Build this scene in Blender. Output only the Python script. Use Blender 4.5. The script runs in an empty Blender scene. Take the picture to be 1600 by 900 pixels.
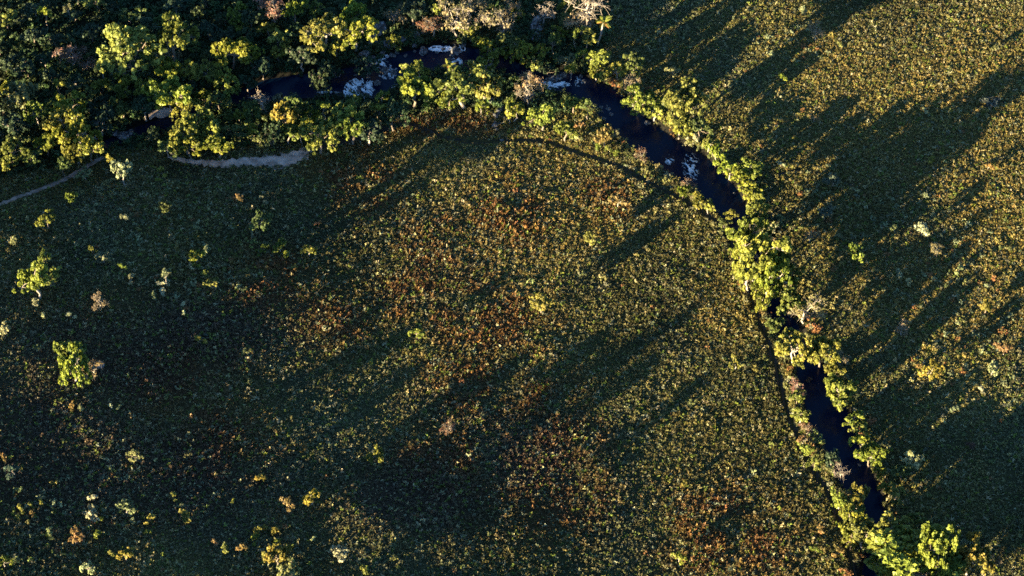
import bpy, math, random
import numpy as np
from mathutils import Vector

SC = bpy.context.scene
COL = SC.collection
PI = math.pi

# ------------------------------------------------------------------ camera
PITCH = math.radians(48.0)          # how far the aircraft's lens looks down
DIST = 700.0
HFOV = 2 * math.atan(160.0 / DIST)
CAM = np.array([0.0, -DIST * math.cos(PITCH), DIST * math.sin(PITCH)])
cam_data = bpy.data.cameras.new("camera")
cam_data.sensor_width = 36.0
cam_data.lens = 18.0 / math.tan(HFOV / 2)
cam_data.clip_start = 1.0
cam_data.clip_end = 6000.0
cam = bpy.data.objects.new("camera", cam_data)
cam.location = CAM
cam.rotation_euler = (PI / 2 - PITCH, 0, 0)
COL.objects.link(cam)
SC.camera = cam

# ------------------------------------------------------------------ sky, sun, exposure
SUN_EL = math.radians(7.4)
SUN_TO = np.array([math.sqrt(.5), math.sqrt(.5)])      # the way the light travels over the ground
world = bpy.data.worlds.new("World")
SC.world = world
world.use_nodes = True
nt = world.node_tree
bg = nt.nodes["Background"]
sky = nt.nodes.new("ShaderNodeTexSky")
sky.sky_type = 'NISHITA'
sky.sun_disc = False
sky.sun_elevation = SUN_EL
sky.sun_rotation = math.radians(225.0)
sky.altitude = 1200.0
sky.dust_density = 0.4
sky.ozone_density = 3.5
nt.links.new(sky.outputs[0], bg.inputs[0])
bg.inputs[1].default_value = 0.065
sun_data = bpy.data.lights.new("sun", 'SUN')
sun_data.energy = 5.0
sun_data.angle = math.radians(0.7)
sun_data.color = (1.0, 0.82, 0.47)
sun = bpy.data.objects.new("sun", sun_data)
sdir = Vector((SUN_TO[0] * math.cos(SUN_EL), SUN_TO[1] * math.cos(SUN_EL), -math.sin(SUN_EL)))
sun.rotation_euler = sdir.to_track_quat('-Z', 'Y').to_euler()
sun.location = (-300, -300, 120)
COL.objects.link(sun)
SC.view_settings.view_transform = 'Standard'
SC.view_settings.look = 'None'
SC.view_settings.exposure = 2.95
SC.view_settings.gamma = 1.0
SC.cycles.max_bounces = 5
SC.cycles.diffuse_bounces = 3
SC.cycles.transparent_max_bounces = 4
SC.cycles.use_denoising = False
SC.cycles.filter_width = 1.6

# ------------------------------------------------------------------ small maths
rng = np.random.default_rng(7)
random.seed(7)


def hash2(ix, iy, seed):
    n = (ix.astype(np.int64) * 374761393 + iy.astype(np.int64) * 668265263 + seed * 1442695041) & 0xffffffff
    n = ((n ^ (n >> 13)) * 1274126177) & 0xffffffff
    return ((n ^ (n >> 16)) & 0xffff) / 65535.0


def noise(x, y, scale, seed=0, octaves=3):
    x = np.asarray(x, float) / scale
    y = np.asarray(y, float) / scale
    out, amp, tot = 0, 1.0, 0
    for o in range(octaves):
        ix, iy = np.floor(x), np.floor(y)
        fx, fy = x - ix, y - iy
        fx, fy = fx * fx * (3 - 2 * fx), fy * fy * (3 - 2 * fy)
        s = seed + o * 17
        a = hash2(ix, iy, s) * (1 - fx) + hash2(ix + 1, iy, s) * fx
        b = hash2(ix, iy + 1, s) * (1 - fx) + hash2(ix + 1, iy + 1, s) * fx
        out = out + amp * (a * (1 - fy) + b * fy)
        tot += amp
        amp *= .5
        x, y = x * 2.03 + 5.1, y * 2.03 + 9.7
    return out / tot


def smooth(a, b, x):
    t = np.clip((x - a) / (b - a), 0, 1)
    return t * t * (3 - 2 * t)


def poly_dist(x, y, pts):
    """distance from points to a polyline of (x, y, r): the distance minus the local half width."""
    best = np.full(np.shape(x), 1e9)
    for (x0, y0, r0), (x1, y1, r1) in zip(pts[:-1], pts[1:]):
        dx, dy = x1 - x0, y1 - y0
        t = np.clip(((x - x0) * dx + (y - y0) * dy) / (dx * dx + dy * dy + 1e-9), 0, 1)
        d = np.hypot(x - x0 - t * dx, y - y0 - t * dy) - (r0 + (r1 - r0) * t)
        best = np.minimum(best, d)
    return best


FWD = np.array([0, math.cos(PITCH), -math.sin(PITCH)])
UPV = np.array([0, math.sin(PITCH), math.cos(PITCH)])


def ray(px, py):
    k = math.tan(HFOV / 2) / 800.0
    a, b = (np.asarray(px, float) - 800) * k, (450 - np.asarray(py, float)) * k
    return np.stack([a + 0 * b, FWD[1] + b * UPV[1], FWD[2] + b * UPV[2]], -1)


def flat(px, py, z=0.0):
    d = ray(px, py)
    t = (z - CAM[2]) / d[..., 2]
    return CAM[0] + t * d[..., 0], CAM[1] + t * d[..., 1]


# ------------------------------------------------------------------ the lie of the land
RIVER_PX = [(150, 232, 8), (200, 212, 12), (255, 195, 16), (310, 172, 13), (370, 152, 17), (425, 140, 27), (470, 135, 30), (520, 130, 32), (572, 128, 42),
            (630, 102, 32), (690, 88, 30), (740, 92, 26), (795, 105, 16), (850, 122, 24), (890, 130, 25), (940, 150, 28),
            (978, 190, 31), (1030, 232, 34), (1085, 265, 34), (1130, 305, 27), (1158, 350, 20), (1182, 410, 12), (1208, 470, 14),
            (1232, 515, 17), (1255, 560, 18), (1280, 605, 27), (1298, 660, 31), (1325, 720, 27), (1356, 785, 23), (1370, 830, 13),
            (1365, 900, 16), (1375, 980, 18), (1400, 1100, 20)]


def px_line(line, z=0.0):
    out = []
    for x, y, r in line:
        wx, wy = flat(x, y, z)
        out.append((float(wx), float(wy), r / 5.0))
    return out


RIVER = px_line(RIVER_PX, -1.2)
EL_DEG = 7.4


SHADE_MOUNDS = []  # mounds added to the ground for the shadow streaks they cast
for _px, _py, _wu, _wv, _h in [(545, 818, 9, 9, 2.2), (610, 850, 10, 12, 2.4), (700, 870, 8, 8, 1.6), (850, 545, 6, 5, 1.0), (940, 730, 7, 6, 1.3), (450, 300, 9, 10, 1.8), (395, 345, 10, 9, 1.6),
                               (470, 430, 7, 6, 1.1), (380, 480, 8, 8, 1.4), (800, 860, 9, 9, 1.6), (640, 700, 6, 5, .9), (250, 650, 9, 9, 1.5), (180, 720, 9, 12, 1.5), (90, 640, 9, 14, 1.8)]:
    _x, _y = flat(_px, _py, 2.0)
    SHADE_MOUNDS.append((float(_x + _y) * .7071, float(_y - _x) * .7071, _wu, _wv, _h))


def land(x, y):
    """height of the ground before the river is cut: the meadow falls gently from the sunny side down to the river."""
    x, y = np.asarray(x, float), np.asarray(y, float)
    u, v = (x + y) * .7071068, (y - x) * .7071068
    ur = np.interp(v, [-260, -158, 42, 60, 117, 173, 260], [-32, 5, 76, 66, 6, -50, -130])
    q = u - ur                                    # metres past the river, along the light
    edge = np.interp(v, [-200, -76, -40, 0, 28, 55, 66, 80, 100, 150], [-125, -125, -150, -195, -200, -150, -115, -62, -40, -32])
    n = -q                                        # metres before the river
    e = -edge
    a1, a2 = math.tan(math.radians(0.8)), math.tan(math.radians(EL_DEG + 0.15))
    m = np.clip(n, 0, None)
    # slope grows from a1 at the river to a2 at the edge of the shaded ground, then stays
    lin = np.where(m < e, a1 * m + (a2 - a1) * m ** 3 / (3 * e * e), a1 * e + (a2 - a1) * e / 3 + a2 * (m - e))
    top = 260.0
    lin = np.where(m > top, np.minimum(lin, (a1 * e + (a2 - a1) * e / 3 + a2 * np.maximum(top - e, 0)) + 0.03 * (m - top)), lin)
    far = np.clip(q, 0, None) * 0.004
    d = poly_dist(x, y, RIVER)
    near = smooth(2.0, 45.0, d)
    bumps = (noise(x, y, 38, 3) - .5) * 1.2 + (noise(x, y, 9, 5) - .5) * .35
    bumps = bumps + (noise(u / 5.5, v, 11, 8) - .5) * 1.5 * smooth(5, -30, q)      # swales along the slope, added to streak the meadow with shade
    for mu, mv, wu, wv, mh in SHADE_MOUNDS:
        bumps = bumps + .55 * mh * np.exp(-((u - mu) / wu) ** 2 - ((v - mv) / wv) ** 2)
    fade = smooth(900, 500, np.hypot(x, y))
    return ((lin + far) * near + bumps * smooth(0, 25, d)) * fade


def height(x, y):
    d = poly_dist(x, y, RIVER)
    return land(x, y) - 2.6 * (1 - smooth(-2.5, 2.2, d))


WATER_Z = -1.15


def at(px, py, above=0.0):
    """ground point whose spot ABOVE metres over it shows at pixel px, py of the photograph."""
    d = ray(px, py)
    z = np.zeros(np.shape(px)) + above
    for _ in range(14):
        t = (z - CAM[2]) / d[..., 2]
        x, y = CAM[0] + t * d[..., 0], CAM[1] + t * d[..., 1]
        z = .5 * z + .5 * (height(x, y) + above)
    return x, y


def metres_per_px(x, y):
    p = np.array([float(x), float(y), 0]) - CAM
    return float(p @ FWD) * math.tan(HFOV / 2) / 800.0


# ------------------------------------------------------------------ object helpers
def mesh_obj(name, verts, faces, mat, parent=None, attrs=None, smooth_faces=False, link=True):
    me = bpy.data.meshes.new(name)
    verts = np.asarray(verts, np.float32)
    if isinstance(faces, np.ndarray):
        n, k = faces.shape
        me.vertices.add(len(verts))
        me.vertices.foreach_set("co", verts.ravel())
        me.loops.add(n * k)
        me.loops.foreach_set("vertex_index", faces.astype(np.int32).ravel())
        me.polygons.add(n)
        me.polygons.foreach_set("loop_start", np.arange(0, n * k, k, dtype=np.int32))
        me.polygons.foreach_set("loop_total", np.full(n, k, np.int32))
    else:
        me.from_pydata(verts.tolist(), [], faces)
    if attrs:
        for an, av in attrs.items():
            av = np.asarray(av, np.float32)
            if av.ndim == 1:
                a = me.attributes.new(an, 'FLOAT', 'POINT')
                a.data.foreach_set("value", av)
            else:
                a = me.attributes.new(an, 'FLOAT_COLOR', 'POINT')
                a.data.foreach_set("color", np.c_[av, np.ones(len(av))].astype(np.float32).ravel())
    if smooth_faces:
        me.polygons.foreach_set("use_smooth", np.ones(len(me.polygons), bool))
    me.update()
    me.validate()
    if mat:
        me.materials.append(mat)
    o = bpy.data.objects.new(name, me)
    if link:
        COL.objects.link(o)
    if parent:
        o.parent = parent
    return o


def tag(o, label=None, cat=None, group=None, kind=None):
    if label:
        o["label"] = label
    if cat:
        o["category"] = cat
    if group:
        o["group"] = group
    if kind:
        o["kind"] = kind
    return o


# ------------------------------------------------------------------ materials
def new_mat(name):
    m = bpy.data.materials.new(name)
    m.use_nodes = True
    t = m.node_tree
    t.nodes.clear()
    return m, t, t.nodes.new("ShaderNodeOutputMaterial")


def node(t, kind, **kw):
    n = t.nodes.new(kind)
    for k, v in kw.items():
        if k.startswith("i_"):
            n.inputs[k[2:].replace("_", " ")].default_value = v
        else:
            setattr(n, k, v)
    return n


def leaf_material(name, source, trans=.28):
    """leaves: a tint per plant (object colour or instancer attribute), a tone per clump, light through the blade."""
    m, t, out = new_mat(name)
    if source == 'object':
        tint = t.nodes.new("ShaderNodeObjectInfo").outputs["Color"]
        tone = node(t, "ShaderNodeAttribute", attribute_name="tone").outputs["Fac"]
    else:
        tint = node(t, "ShaderNodeAttribute", attribute_name="tint", attribute_type='INSTANCER').outputs["Color"]
        tone = node(t, "ShaderNodeAttribute", attribute_name="tone").outputs["Fac"]
    hsv = node(t, "ShaderNodeHueSaturation")
    t.links.new(tint, hsv.inputs["Color"])
    mr = node(t, "ShaderNodeMapRange")
    mr.inputs["To Min"].default_value = .45
    mr.inputs["To Max"].default_value = 1.5
    t.links.new(tone, mr.inputs["Value"])
    t.links.new(mr.outputs[0], hsv.inputs["Value"])
    mh = node(t, "ShaderNodeMapRange")
    mh.inputs["To Min"].default_value = .52
    mh.inputs["To Max"].default_value = .48
    t.links.new(tone, mh.inputs["Value"])
    t.links.new(mh.outputs[0], hsv.inputs["Hue"])
    p = node(t, "ShaderNodeBsdfPrincipled")
    p.inputs["Roughness"].default_value = .55
    p.inputs["Specular IOR Level"].default_value = .25
    t.links.new(hsv.outputs[0], p.inputs["Base Color"])
    tr = node(t, "ShaderNodeBsdfTranslucent")
    t.links.new(hsv.outputs[0], tr.inputs["Color"])
    mx = node(t, "ShaderNodeMixShader")
    mx.inputs[0].default_value = trans
    t.links.new(p.outputs[0], mx.inputs[1])
    t.links.new(tr.outputs[0], mx.inputs[2])
    t.links.new(mx.outputs[0], out.inputs[0])
    return m


def rough_material(name, stops, scale=1.0, rough=.9, bump=.4, spec=.2, attr=None, coords='Object'):
    m, t, out = new_mat(name)
    tc = t.nodes.new("ShaderNodeTexCoord")
    n1 = node(t, "ShaderNodeTexNoise", i_Scale=scale, i_Detail=6.0, i_Roughness=.65)
    t.links.new(tc.outputs[coords], n1.inputs["Vector"])
    r = t.nodes.new("ShaderNodeValToRGB")
    while len(r.color_ramp.elements) < len(stops):
        r.color_ramp.elements.new(.5)
    for e, (pos, c) in zip(r.color_ramp.elements, stops):
        e.position = pos
        e.color = (*c, 1)
    t.links.new(n1.outputs["Fac"], r.inputs[0])
    p = node(t, "ShaderNodeBsdfPrincipled", i_Roughness=rough)
    p.inputs["Specular IOR Level"].default_value = spec
    col = r.outputs[0]
    if attr:
        a = node(t, "ShaderNodeAttribute", attribute_name=attr)
        mm = node(t, "ShaderNodeMix", data_type='RGBA', blend_type='MULTIPLY')
        mm.inputs[0].default_value = 1
        t.links.new(col, mm.inputs[6])
        t.links.new(a.outputs["Color"], mm.inputs[7])
        col = mm.outputs[2]
    t.links.new(col, p.inputs["Base Color"])
    b = node(t, "ShaderNodeBump", i_Strength=bump, i_Distance=.3)
    n2 = node(t, "ShaderNodeTexNoise", i_Scale=scale * 4, i_Detail=5.0)
    t.links.new(tc.outputs[coords], n2.inputs["Vector"])
    t.links.new(n2.outputs["Fac"], b.inputs["Height"])
    t.links.new(b.outputs[0], p.inputs["Normal"])
    t.links.new(p.outputs[0], out.inputs[0])
    return m


def water_material():
    m, t, out = new_mat("river_water")
    tc = t.nodes.new("ShaderNodeTexCoord")
    n = node(t, "ShaderNodeTexNoise", i_Scale=.9, i_Detail=3.0)
    t.links.new(tc.outputs["Object"], n.inputs["Vector"])
    b = node(t, "ShaderNodeBump", i_Strength=.25, i_Distance=.2)
    t.links.new(n.outputs["Fac"], b.inputs["Height"])
    p = node(t, "ShaderNodeBsdfPrincipled", i_Roughness=.22, i_IOR=1.33)
    p.inputs["Specular IOR Level"].default_value = .2
    p.inputs["Base Color"].default_value = (.001, .006, .020, 1)
    t.links.new(b.outputs[0], p.inputs["Normal"])
    t.links.new(p.outputs[0], out.inputs[0])
    return m


def foam_material():
    m, t, out = new_mat("foam")
    a = node(t, "ShaderNodeAttribute", attribute_name="foam")
    r = t.nodes.new("ShaderNodeValToRGB")
    r.color_ramp.elements[0].position = .42
    r.color_ramp.elements[0].color = (.003, .008, .018, 1)
    r.color_ramp.elements[1].position = .80
    r.color_ramp.elements[1].color = (.80, .82, .84, 1)
    t.links.new(a.outputs["Fac"], r.inputs[0])
    p = node(t, "ShaderNodeBsdfPrincipled", i_Roughness=.35)
    t.links.new(r.outputs[0], p.inputs["Base Color"])
    t.links.new(p.outputs[0], out.inputs[0])
    return m


M_LEAF = leaf_material("leaves", 'object')
M_TUFT = leaf_material("tuft_blades", 'instancer', .2)
M_BARK = rough_material("bark", [(.3, (.10, .075, .055)), (.7, (.26, .21, .17))], 6)
M_PALEBARK = rough_material("pale_bark", [(.3, (.20, .165, .14)), (.7, (.40, .345, .30))], 5)
M_ROCK = rough_material("rock", [(.36, (.012, .012, .015)), (.5, (.08, .077, .078)), (.66, (.34, .33, .325))], 2.6, .8, .9)
M_SAND = rough_material("sand", [(.35, (.16, .115, .09)), (.65, (.60, .455, .375))], .25, .95, .5)
M_TRAIL = rough_material("trail_dirt", [(.35, (.11, .08, .062)), (.7, (.34, .255, .21))], .35, .95, .5)
M_PATH = rough_material("path_soil", [(.3, (.022, .019, .014)), (.7, (.05, .04, .03))], .6, .95, .5)
M_GROUND = rough_material("meadow_soil", [(.25, (.35, .35, .35)), (.5, (.8, .8, .8)), (.8, (1.25, 1.2, 1.1))], .8, .95, .8, .1, attr="soil")
M_WATER = water_material()
M_FOAM = foam_material()

# ------------------------------------------------------------------ named lines and patches, in photograph pixels
TRAIL_PX = [(-60, 345, 4), (0, 319, 4.5), (40, 304, 5), (85, 287, 4), (120, 270, 5), (142, 256, 4), (162, 245, 3)]
SAND_PX = [(262, 246, 2.5), (300, 253, 5), (345, 256, 7), (385, 252, 9), (415, 254, 14), (445, 251, 16), (468, 241, 11), (485, 233, 5)]
PATH_PX = [(482, 233, 6), (520, 226, 5), (560, 215, 5), (600, 201, 5), (634, 190, 4), (660, 202, 3.4), (690, 214, 3.4), (730, 222, 3), (790, 221, 3), (850, 220, 3),
           (895, 236, 3), (940, 250, 3), (975, 264, 3), (1010, 284, 3), (1050, 303, 3), (1090, 325, 3), (1120, 348, 3), (1142, 380, 3), (1160, 430, 3),
           (1178, 478, 3.2), (1195, 520, 3.2), (1212, 570, 3.2), (1224, 620, 3.2), (1238, 665, 3.2), (1256, 705, 3.2), (1278, 748, 3.2), (1300, 780, 3.2), (1318, 830, 3), (1335, 900, 3), (1345, 960, 3)]
GULLY_PX = [(1205, 278, 2), (1228, 268, 2.6), (1255, 264, 2.6), (1290, 272, 2.8), (1330, 288, 2.6), (1352, 300, 2)]
DITCH_PX = [(1500, 190, 2), (1530, 165, 3), (1552, 165, 3), (1585, 152, 2.4), (1620, 146, 2)]


def ground_line(line):
    out = []
    for x, y, r in line:
        wx, wy = at(x, y)
        out.append((float(wx), float(wy), r / 5.0))
    return out


TRAIL, SANDL, PATH, GULLY, DITCH = map(ground_line, (TRAIL_PX, SAND_PX, PATH_PX, GULLY_PX, DITCH_PX))

# forest cover: 1 where tree canopy stands (photo polygon along the river's forest side)
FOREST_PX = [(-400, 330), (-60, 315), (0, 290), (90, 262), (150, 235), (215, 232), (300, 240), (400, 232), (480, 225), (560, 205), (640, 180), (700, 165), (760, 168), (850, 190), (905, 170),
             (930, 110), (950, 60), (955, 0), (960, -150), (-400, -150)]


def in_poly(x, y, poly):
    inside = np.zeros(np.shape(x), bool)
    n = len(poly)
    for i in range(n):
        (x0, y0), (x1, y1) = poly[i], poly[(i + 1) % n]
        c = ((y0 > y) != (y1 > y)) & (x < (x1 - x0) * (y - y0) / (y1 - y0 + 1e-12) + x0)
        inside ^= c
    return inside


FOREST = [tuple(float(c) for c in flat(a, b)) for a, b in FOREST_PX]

# ------------------------------------------------------------------ colour of the grass cover across the meadow
RUST_PX = [(760, 500, 90, 70), (880, 660, 55, 60), (300, 575, 70, 45), (240, 585, 45, 40), (560, 285, 70, 45), (420, 440, 60, 45), (680, 380, 60, 40), (950, 310, 55, 30), (640, 460, 60, 40),
           (870, 760, 70, 60), (700, 720, 60, 50), (1130, 840, 80, 60), (520, 500, 50, 40), (340, 690, 70, 60), (850, 620, 40, 50), (690, 200, 90, 25), (740, 610, 80, 50), (800, 340, 60, 60)]
GOLD_PX = [(1460, 200, 240, 170), (850, 330, 160, 90), (1550, 80, 200, 110), (1560, 330, 120, 160), (1300, 100, 110, 90), (790, 300, 60, 60), (1120, 480, 60, 60), (1450, 450, 120, 80), (860, 250, 90, 40), (1560, 480, 100, 60)]  # golden tone of sunlit grass, put into the cover colour
rust_w = [(*map(float, at(a, b)), c / 5, d / 3.7) for a, b, c, d in RUST_PX]
gold_w = [(*map(float, at(a, b)), c / 5, d / 3.7) for a, b, c, d in GOLD_PX]


BROWN_PX = [(60, 690, 200, 110), (220, 740, 200, 90), (330, 520, 130, 60), (160, 560, 170, 80), (640, 780, 110, 60), (820, 720, 70, 50)]  # brown vegetation, its colour darkened further to deepen the shaded ground
PALE_PX = [(250, 350, 110, 80), (300, 440, 80, 50), (170, 300, 60, 40), (1450, 400, 110, 100), (1280, 300, 60, 60), (1520, 560, 90, 90), (1240, 60, 70, 50), (140, 790, 90, 50)]
pale_w = [(*map(float, at(a, b)), c / 5, d / 3.7) for a, b, c, d in PALE_PX]
brown_w = [(*map(float, at(a, b)), c / 5, d / 3.7) for a, b, c, d in BROWN_PX]


def blobs(x, y, table):
    f = np.zeros(np.shape(x))
    for cx, cy, rx, ry in table:
        f = np.maximum(f, np.exp(-((x - cx) / rx) ** 2 - ((y - cy) / ry) ** 2))
    return f


def cover_colour(x, y):
    """base colour of the low plant cover: olive green, sunlit gold painted in as patches, rusty grass in drifts."""
    olive = np.array([.156, .138, .045])
    green = np.array([.108, .109, .048])
    gold = np.array([.238, .180, .050])
    rust = np.array([.215, .102, .036])
    n1 = noise(x, y, 26, 11)[:, None]
    n2 = noise(x, y, 7, 12)
    n3 = noise(x, y, 48, 15)[:, None]
    c = olive + (green - olive) * np.clip((n1 - .42) * 3.5, 0, 1)
    c = c * np.clip(.45 + 1.1 * n3 + .35 * (noise(x, y, 17, 16)[:, None] - .5), .45, 1.5)
    g = np.clip(blobs(x, y, gold_w) * 1.2 * (.4 + n2), 0, 1)[:, None]
    c = c + (gold - c) * g * .85
    r = np.clip(blobs(x, y, rust_w) * 2.0 * np.clip(n2 * 2.0 - .45, 0, 1.0), 0, 1)[:, None]
    c = c + (rust - c) * r * .8
    b = np.clip(blobs(x, y, brown_w) * 1.3, 0, 1)[:, None]
    c = c + (np.array([.092, .062, .040]) - c) * b * .8
    return c


# ------------------------------------------------------------------ ground, water, sand, paths
def grid_lines(lo, hi, step, outer):
    core = np.arange(lo, hi + step * .5, step)
    grow, s = [], step
    a = hi
    while a < outer:
        s *= 1.5
        a += s
        grow.append(a)
    left, s, a = [], step, lo
    while a > -outer:
        s *= 1.5
        a -= s
        left.append(a)
    return np.array(left[::-1] + core.tolist() + grow)


gx, gy = grid_lines(-215, 215, 1.25, 2500), grid_lines(-190, 190, 1.25, 2500)
GX, GY = np.meshgrid(gx, gy)
X, Y = GX.ravel(), GY.ravel()
Z = height(X, Y)
for line, depth in ((PATH, .6), (GULLY, .4), (DITCH, .5), (TRAIL, .15)):
    Z = Z - depth * (1 - smooth(-.3, 1.0, poly_dist(X, Y, line)))
nx_, ny_ = len(gx), len(gy)
i = np.arange((ny_ - 1) * (nx_ - 1))
r_, c_ = i // (nx_ - 1), i % (nx_ - 1)
base = r_ * nx_ + c_
F = np.stack([base, base + 1, base + 1 + nx_, base + nx_], -1)
soil = cover_colour(X, Y) * .38
soil = np.where((poly_dist(X, Y, RIVER) < 2.6)[:, None], np.array([.016, .015, .012]), soil)
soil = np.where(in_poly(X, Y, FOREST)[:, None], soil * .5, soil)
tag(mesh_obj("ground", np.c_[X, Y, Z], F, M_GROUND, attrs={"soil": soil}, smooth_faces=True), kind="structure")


def strip(name, line, mat, lift, widen=1.0, step=1.0, ragged=.25, seed=1):
    """a ragged-edged ribbon draped over the ground."""
    pts = []
    for (x0, y0, r0), (x1, y1, r1) in zip(line[:-1], line[1:]):
        n = max(1, int(math.hypot(x1 - x0, y1 - y0) / step))
        for k in range(n):
            f = k / n
            pts.append((x0 + (x1 - x0) * f, y0 + (y1 - y0) * f, r0 + (r1 - r0) * f))
    pts.append(line[-1])
    p = np.array(pts)
    for _ in range(3):
        p[1:-1] = (p[:-2] + 2 * p[1:-1] + p[2:]) / 4
    tx, ty = np.gradient(p[:, 0]), np.gradient(p[:, 1])
    L = np.hypot(tx, ty) + 1e-9
    nx, ny = -ty / L, tx / L
    cols = np.array([-1, -.8, -.5, -.2, .2, .5, .8, 1])
    k = np.arange(len(p))
    ra = 1 + (noise(k, k * 0, 2.2, seed, 2) - .5) * 2.4 * ragged
    rb = 1 + (noise(k, k * 0 + 50, 2.2, seed, 2) - .5) * 2.4 * ragged
    vs = []
    for c in cols:
        w = p[:, 2] * widen * np.where(c < 0, ra, rb) * c
        vx, vy = p[:, 0] + nx * w, p[:, 1] + ny * w
        vs.append(np.c_[vx, vy, height(vx, vy)])
    V = np.stack(vs, 1).reshape(-1, 3)
    d = [q for q in ((PATH, .6), (GULLY, .4), (DITCH, .5), (TRAIL, .15))]
    for ln, depth in d:
        V[:, 2] -= depth * (1 - smooth(-.3, 1.0, poly_dist(V[:, 0], V[:, 1], ln)))
    V[:, 2] += lift
    nc = len(cols)
    f = []
    for a in range(len(p) - 1):
        for b in range(nc - 1):
            q = a * nc + b
            f.append((q, q + 1, q + 1 + nc, q + nc))
    return mesh_obj(name, V, np.array(f), mat, smooth_faces=True)


tag(strip("dirt_trail", TRAIL, M_TRAIL, .09, 1.1, step=.5, ragged=.5), kind="structure")
tag(strip("sand_bank", SANDL, M_SAND, .12, 1.4, step=.5, ragged=.75, seed=4), kind="structure")
tag(strip("footpath", PATH, M_PATH, .09, 1.6), kind="structure")
tag(strip("gully", GULLY, M_PATH, .09, 1.0), kind="structure")
tag(strip("ditch", DITCH, M_PATH, .09, 1.0), kind="structure")
HOLLOW = ground_line([(232, 180, 6), (255, 177, 9), (280, 180, 7)])
tag(strip("sand_hollow", HOLLOW, M_SAND, .12, 1.1, step=.5, ragged=.6, seed=9), kind="structure")

# water: a ribbon at one level, wide enough to meet the banks
rp = []
for (x0, y0, r0), (x1, y1, r1) in zip(RIVER[:-1], RIVER[1:]):
    n = max(1, int(math.hypot(x1 - x0, y1 - y0) / 2.0))
    for k in range(n):
        f = k / n
        rp.append((x0 + (x1 - x0) * f, y0 + (y1 - y0) * f, r0 + (r1 - r0) * f))
rp = np.array(rp)
for _ in range(4):
    rp[1:-1] = (rp[:-2] + 2 * rp[1:-1] + rp[2:]) / 4
wx = np.arange(rp[:, 0].min() - 14, rp[:, 0].max() + 14, 1.2)
wy = np.arange(-175, rp[:, 1].max() + 14, 1.2)
WX, WY = np.meshgrid(wx, wy)
keep = poly_dist(WX, WY, RIVER) < 2.6
vid = -np.ones(WX.shape, int)
vid[keep] = np.arange(keep.sum())
q = np.stack([vid[:-1, :-1], vid[:-1, 1:], vid[1:, 1:], vid[1:, :-1]], -1).reshape(-1, 4)
q = q[(q >= 0).all(1)]
tag(mesh_obj("river_water", np.c_[WX[keep], WY[keep], np.full(keep.sum(), WATER_Z)], q, M_WATER, smooth_faces=True), kind="structure")

# white water of the rapids: heaped, broken foam (px, py, half width, half height, flow angle, amount)
FOAM_PX = [(560, 143, 24, 22, 55, 1.0), (548, 90, 10, 7, 60, .7), (595, 88, 14, 8, 10, .8), (592, 100, 16, 10, 40, .55), (692, 60, 12, 9, 20, .95), (688, 77, 20, 6, -12, 1.0), (722, 74, 7, 12, 70, .6), (712, 98, 12, 9, 30, .6), (605, 118, 14, 8, 60, .45),
           (868, 133, 28, 6, -8, .8), (855, 145, 22, 9, 30, .45), (620, 138, 10, 8, 10, .5), (612, 112, 10, 14, 65, .4), (650, 60, 8, 10, 70, .5), (1080, 262, 15, 25, 62, .34), (1046, 250, 9, 9, 50, .35), (768, 152, 7, 18, 75, .4), (790, 138, 6, 8, 80, .4), (905, 128, 8, 12, 70, .35),
           (577, 140, 10, 16, 40, .5), (510, 145, 22, 3, -6, .45), (838, 40, 8, 18, 70, .3)]
fv, ff, fa = [], [], []
nfv = 0
for kf, (px, py, hw, hh, ang, amt) in enumerate(FOAM_PX):
    cx, cy = flat(px, py, WATER_Z)
    rx, ry = hw / 5, hh / 3.7
    a = np.arange(-rx * 1.15, rx * 1.15, .16)
    b = np.arange(-ry * 1.15, ry * 1.15, .16)
    A, B = np.meshgrid(a, b)
    ca, sa = math.cos(math.radians(-ang)), math.sin(math.radians(-ang))
    al, ac = A * ca + B * sa, -A * sa + B * ca            # along and across the flow
    n = noise(al + kf * 40, ac * 2.2, 2.2, 30 + kf, 3)
    n = .55 * (1 - np.abs(2 * noise(al + kf * 31, ac * 2.4, 1.7, 90 + kf, 3) - 1) * 2.6) + .45 * n
    e = 1 - (A / rx) ** 2 - (B / ry) ** 2
    foam = n + (amt - .55) * .55 + np.clip(e, -1, 1) * .22 - .10
    zz = WATER_Z + .03 + np.clip(foam - .42, 0, 1) * 1.1 + (noise(A * 3, B * 3, 1, 60 + kf, 2) - .5) * .12 * np.clip(e, 0, 1)
    ok = (e > -.15) & (foam > .36)
    vid = -np.ones(A.shape, int)
    vid[ok] = np.arange(ok.sum()) + nfv
    q = np.stack([vid[:-1, :-1], vid[:-1, 1:], vid[1:, 1:], vid[1:, :-1]], -1).reshape(-1, 4)
    q = q[(q >= 0).all(1)]
    fv.append(np.c_[(A + cx)[ok], (B + cy)[ok], zz[ok]])
    fa.append(foam[ok])
    ff.append(q)
    nfv += ok.sum()
tag(mesh_obj("white_water", np.concatenate(fv), np.concatenate(ff), M_FOAM, attrs={"foam": np.concatenate(fa)}, smooth_faces=True),
    "white foaming rapids tumbling between boulders in the forest river", kind="stuff")


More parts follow.
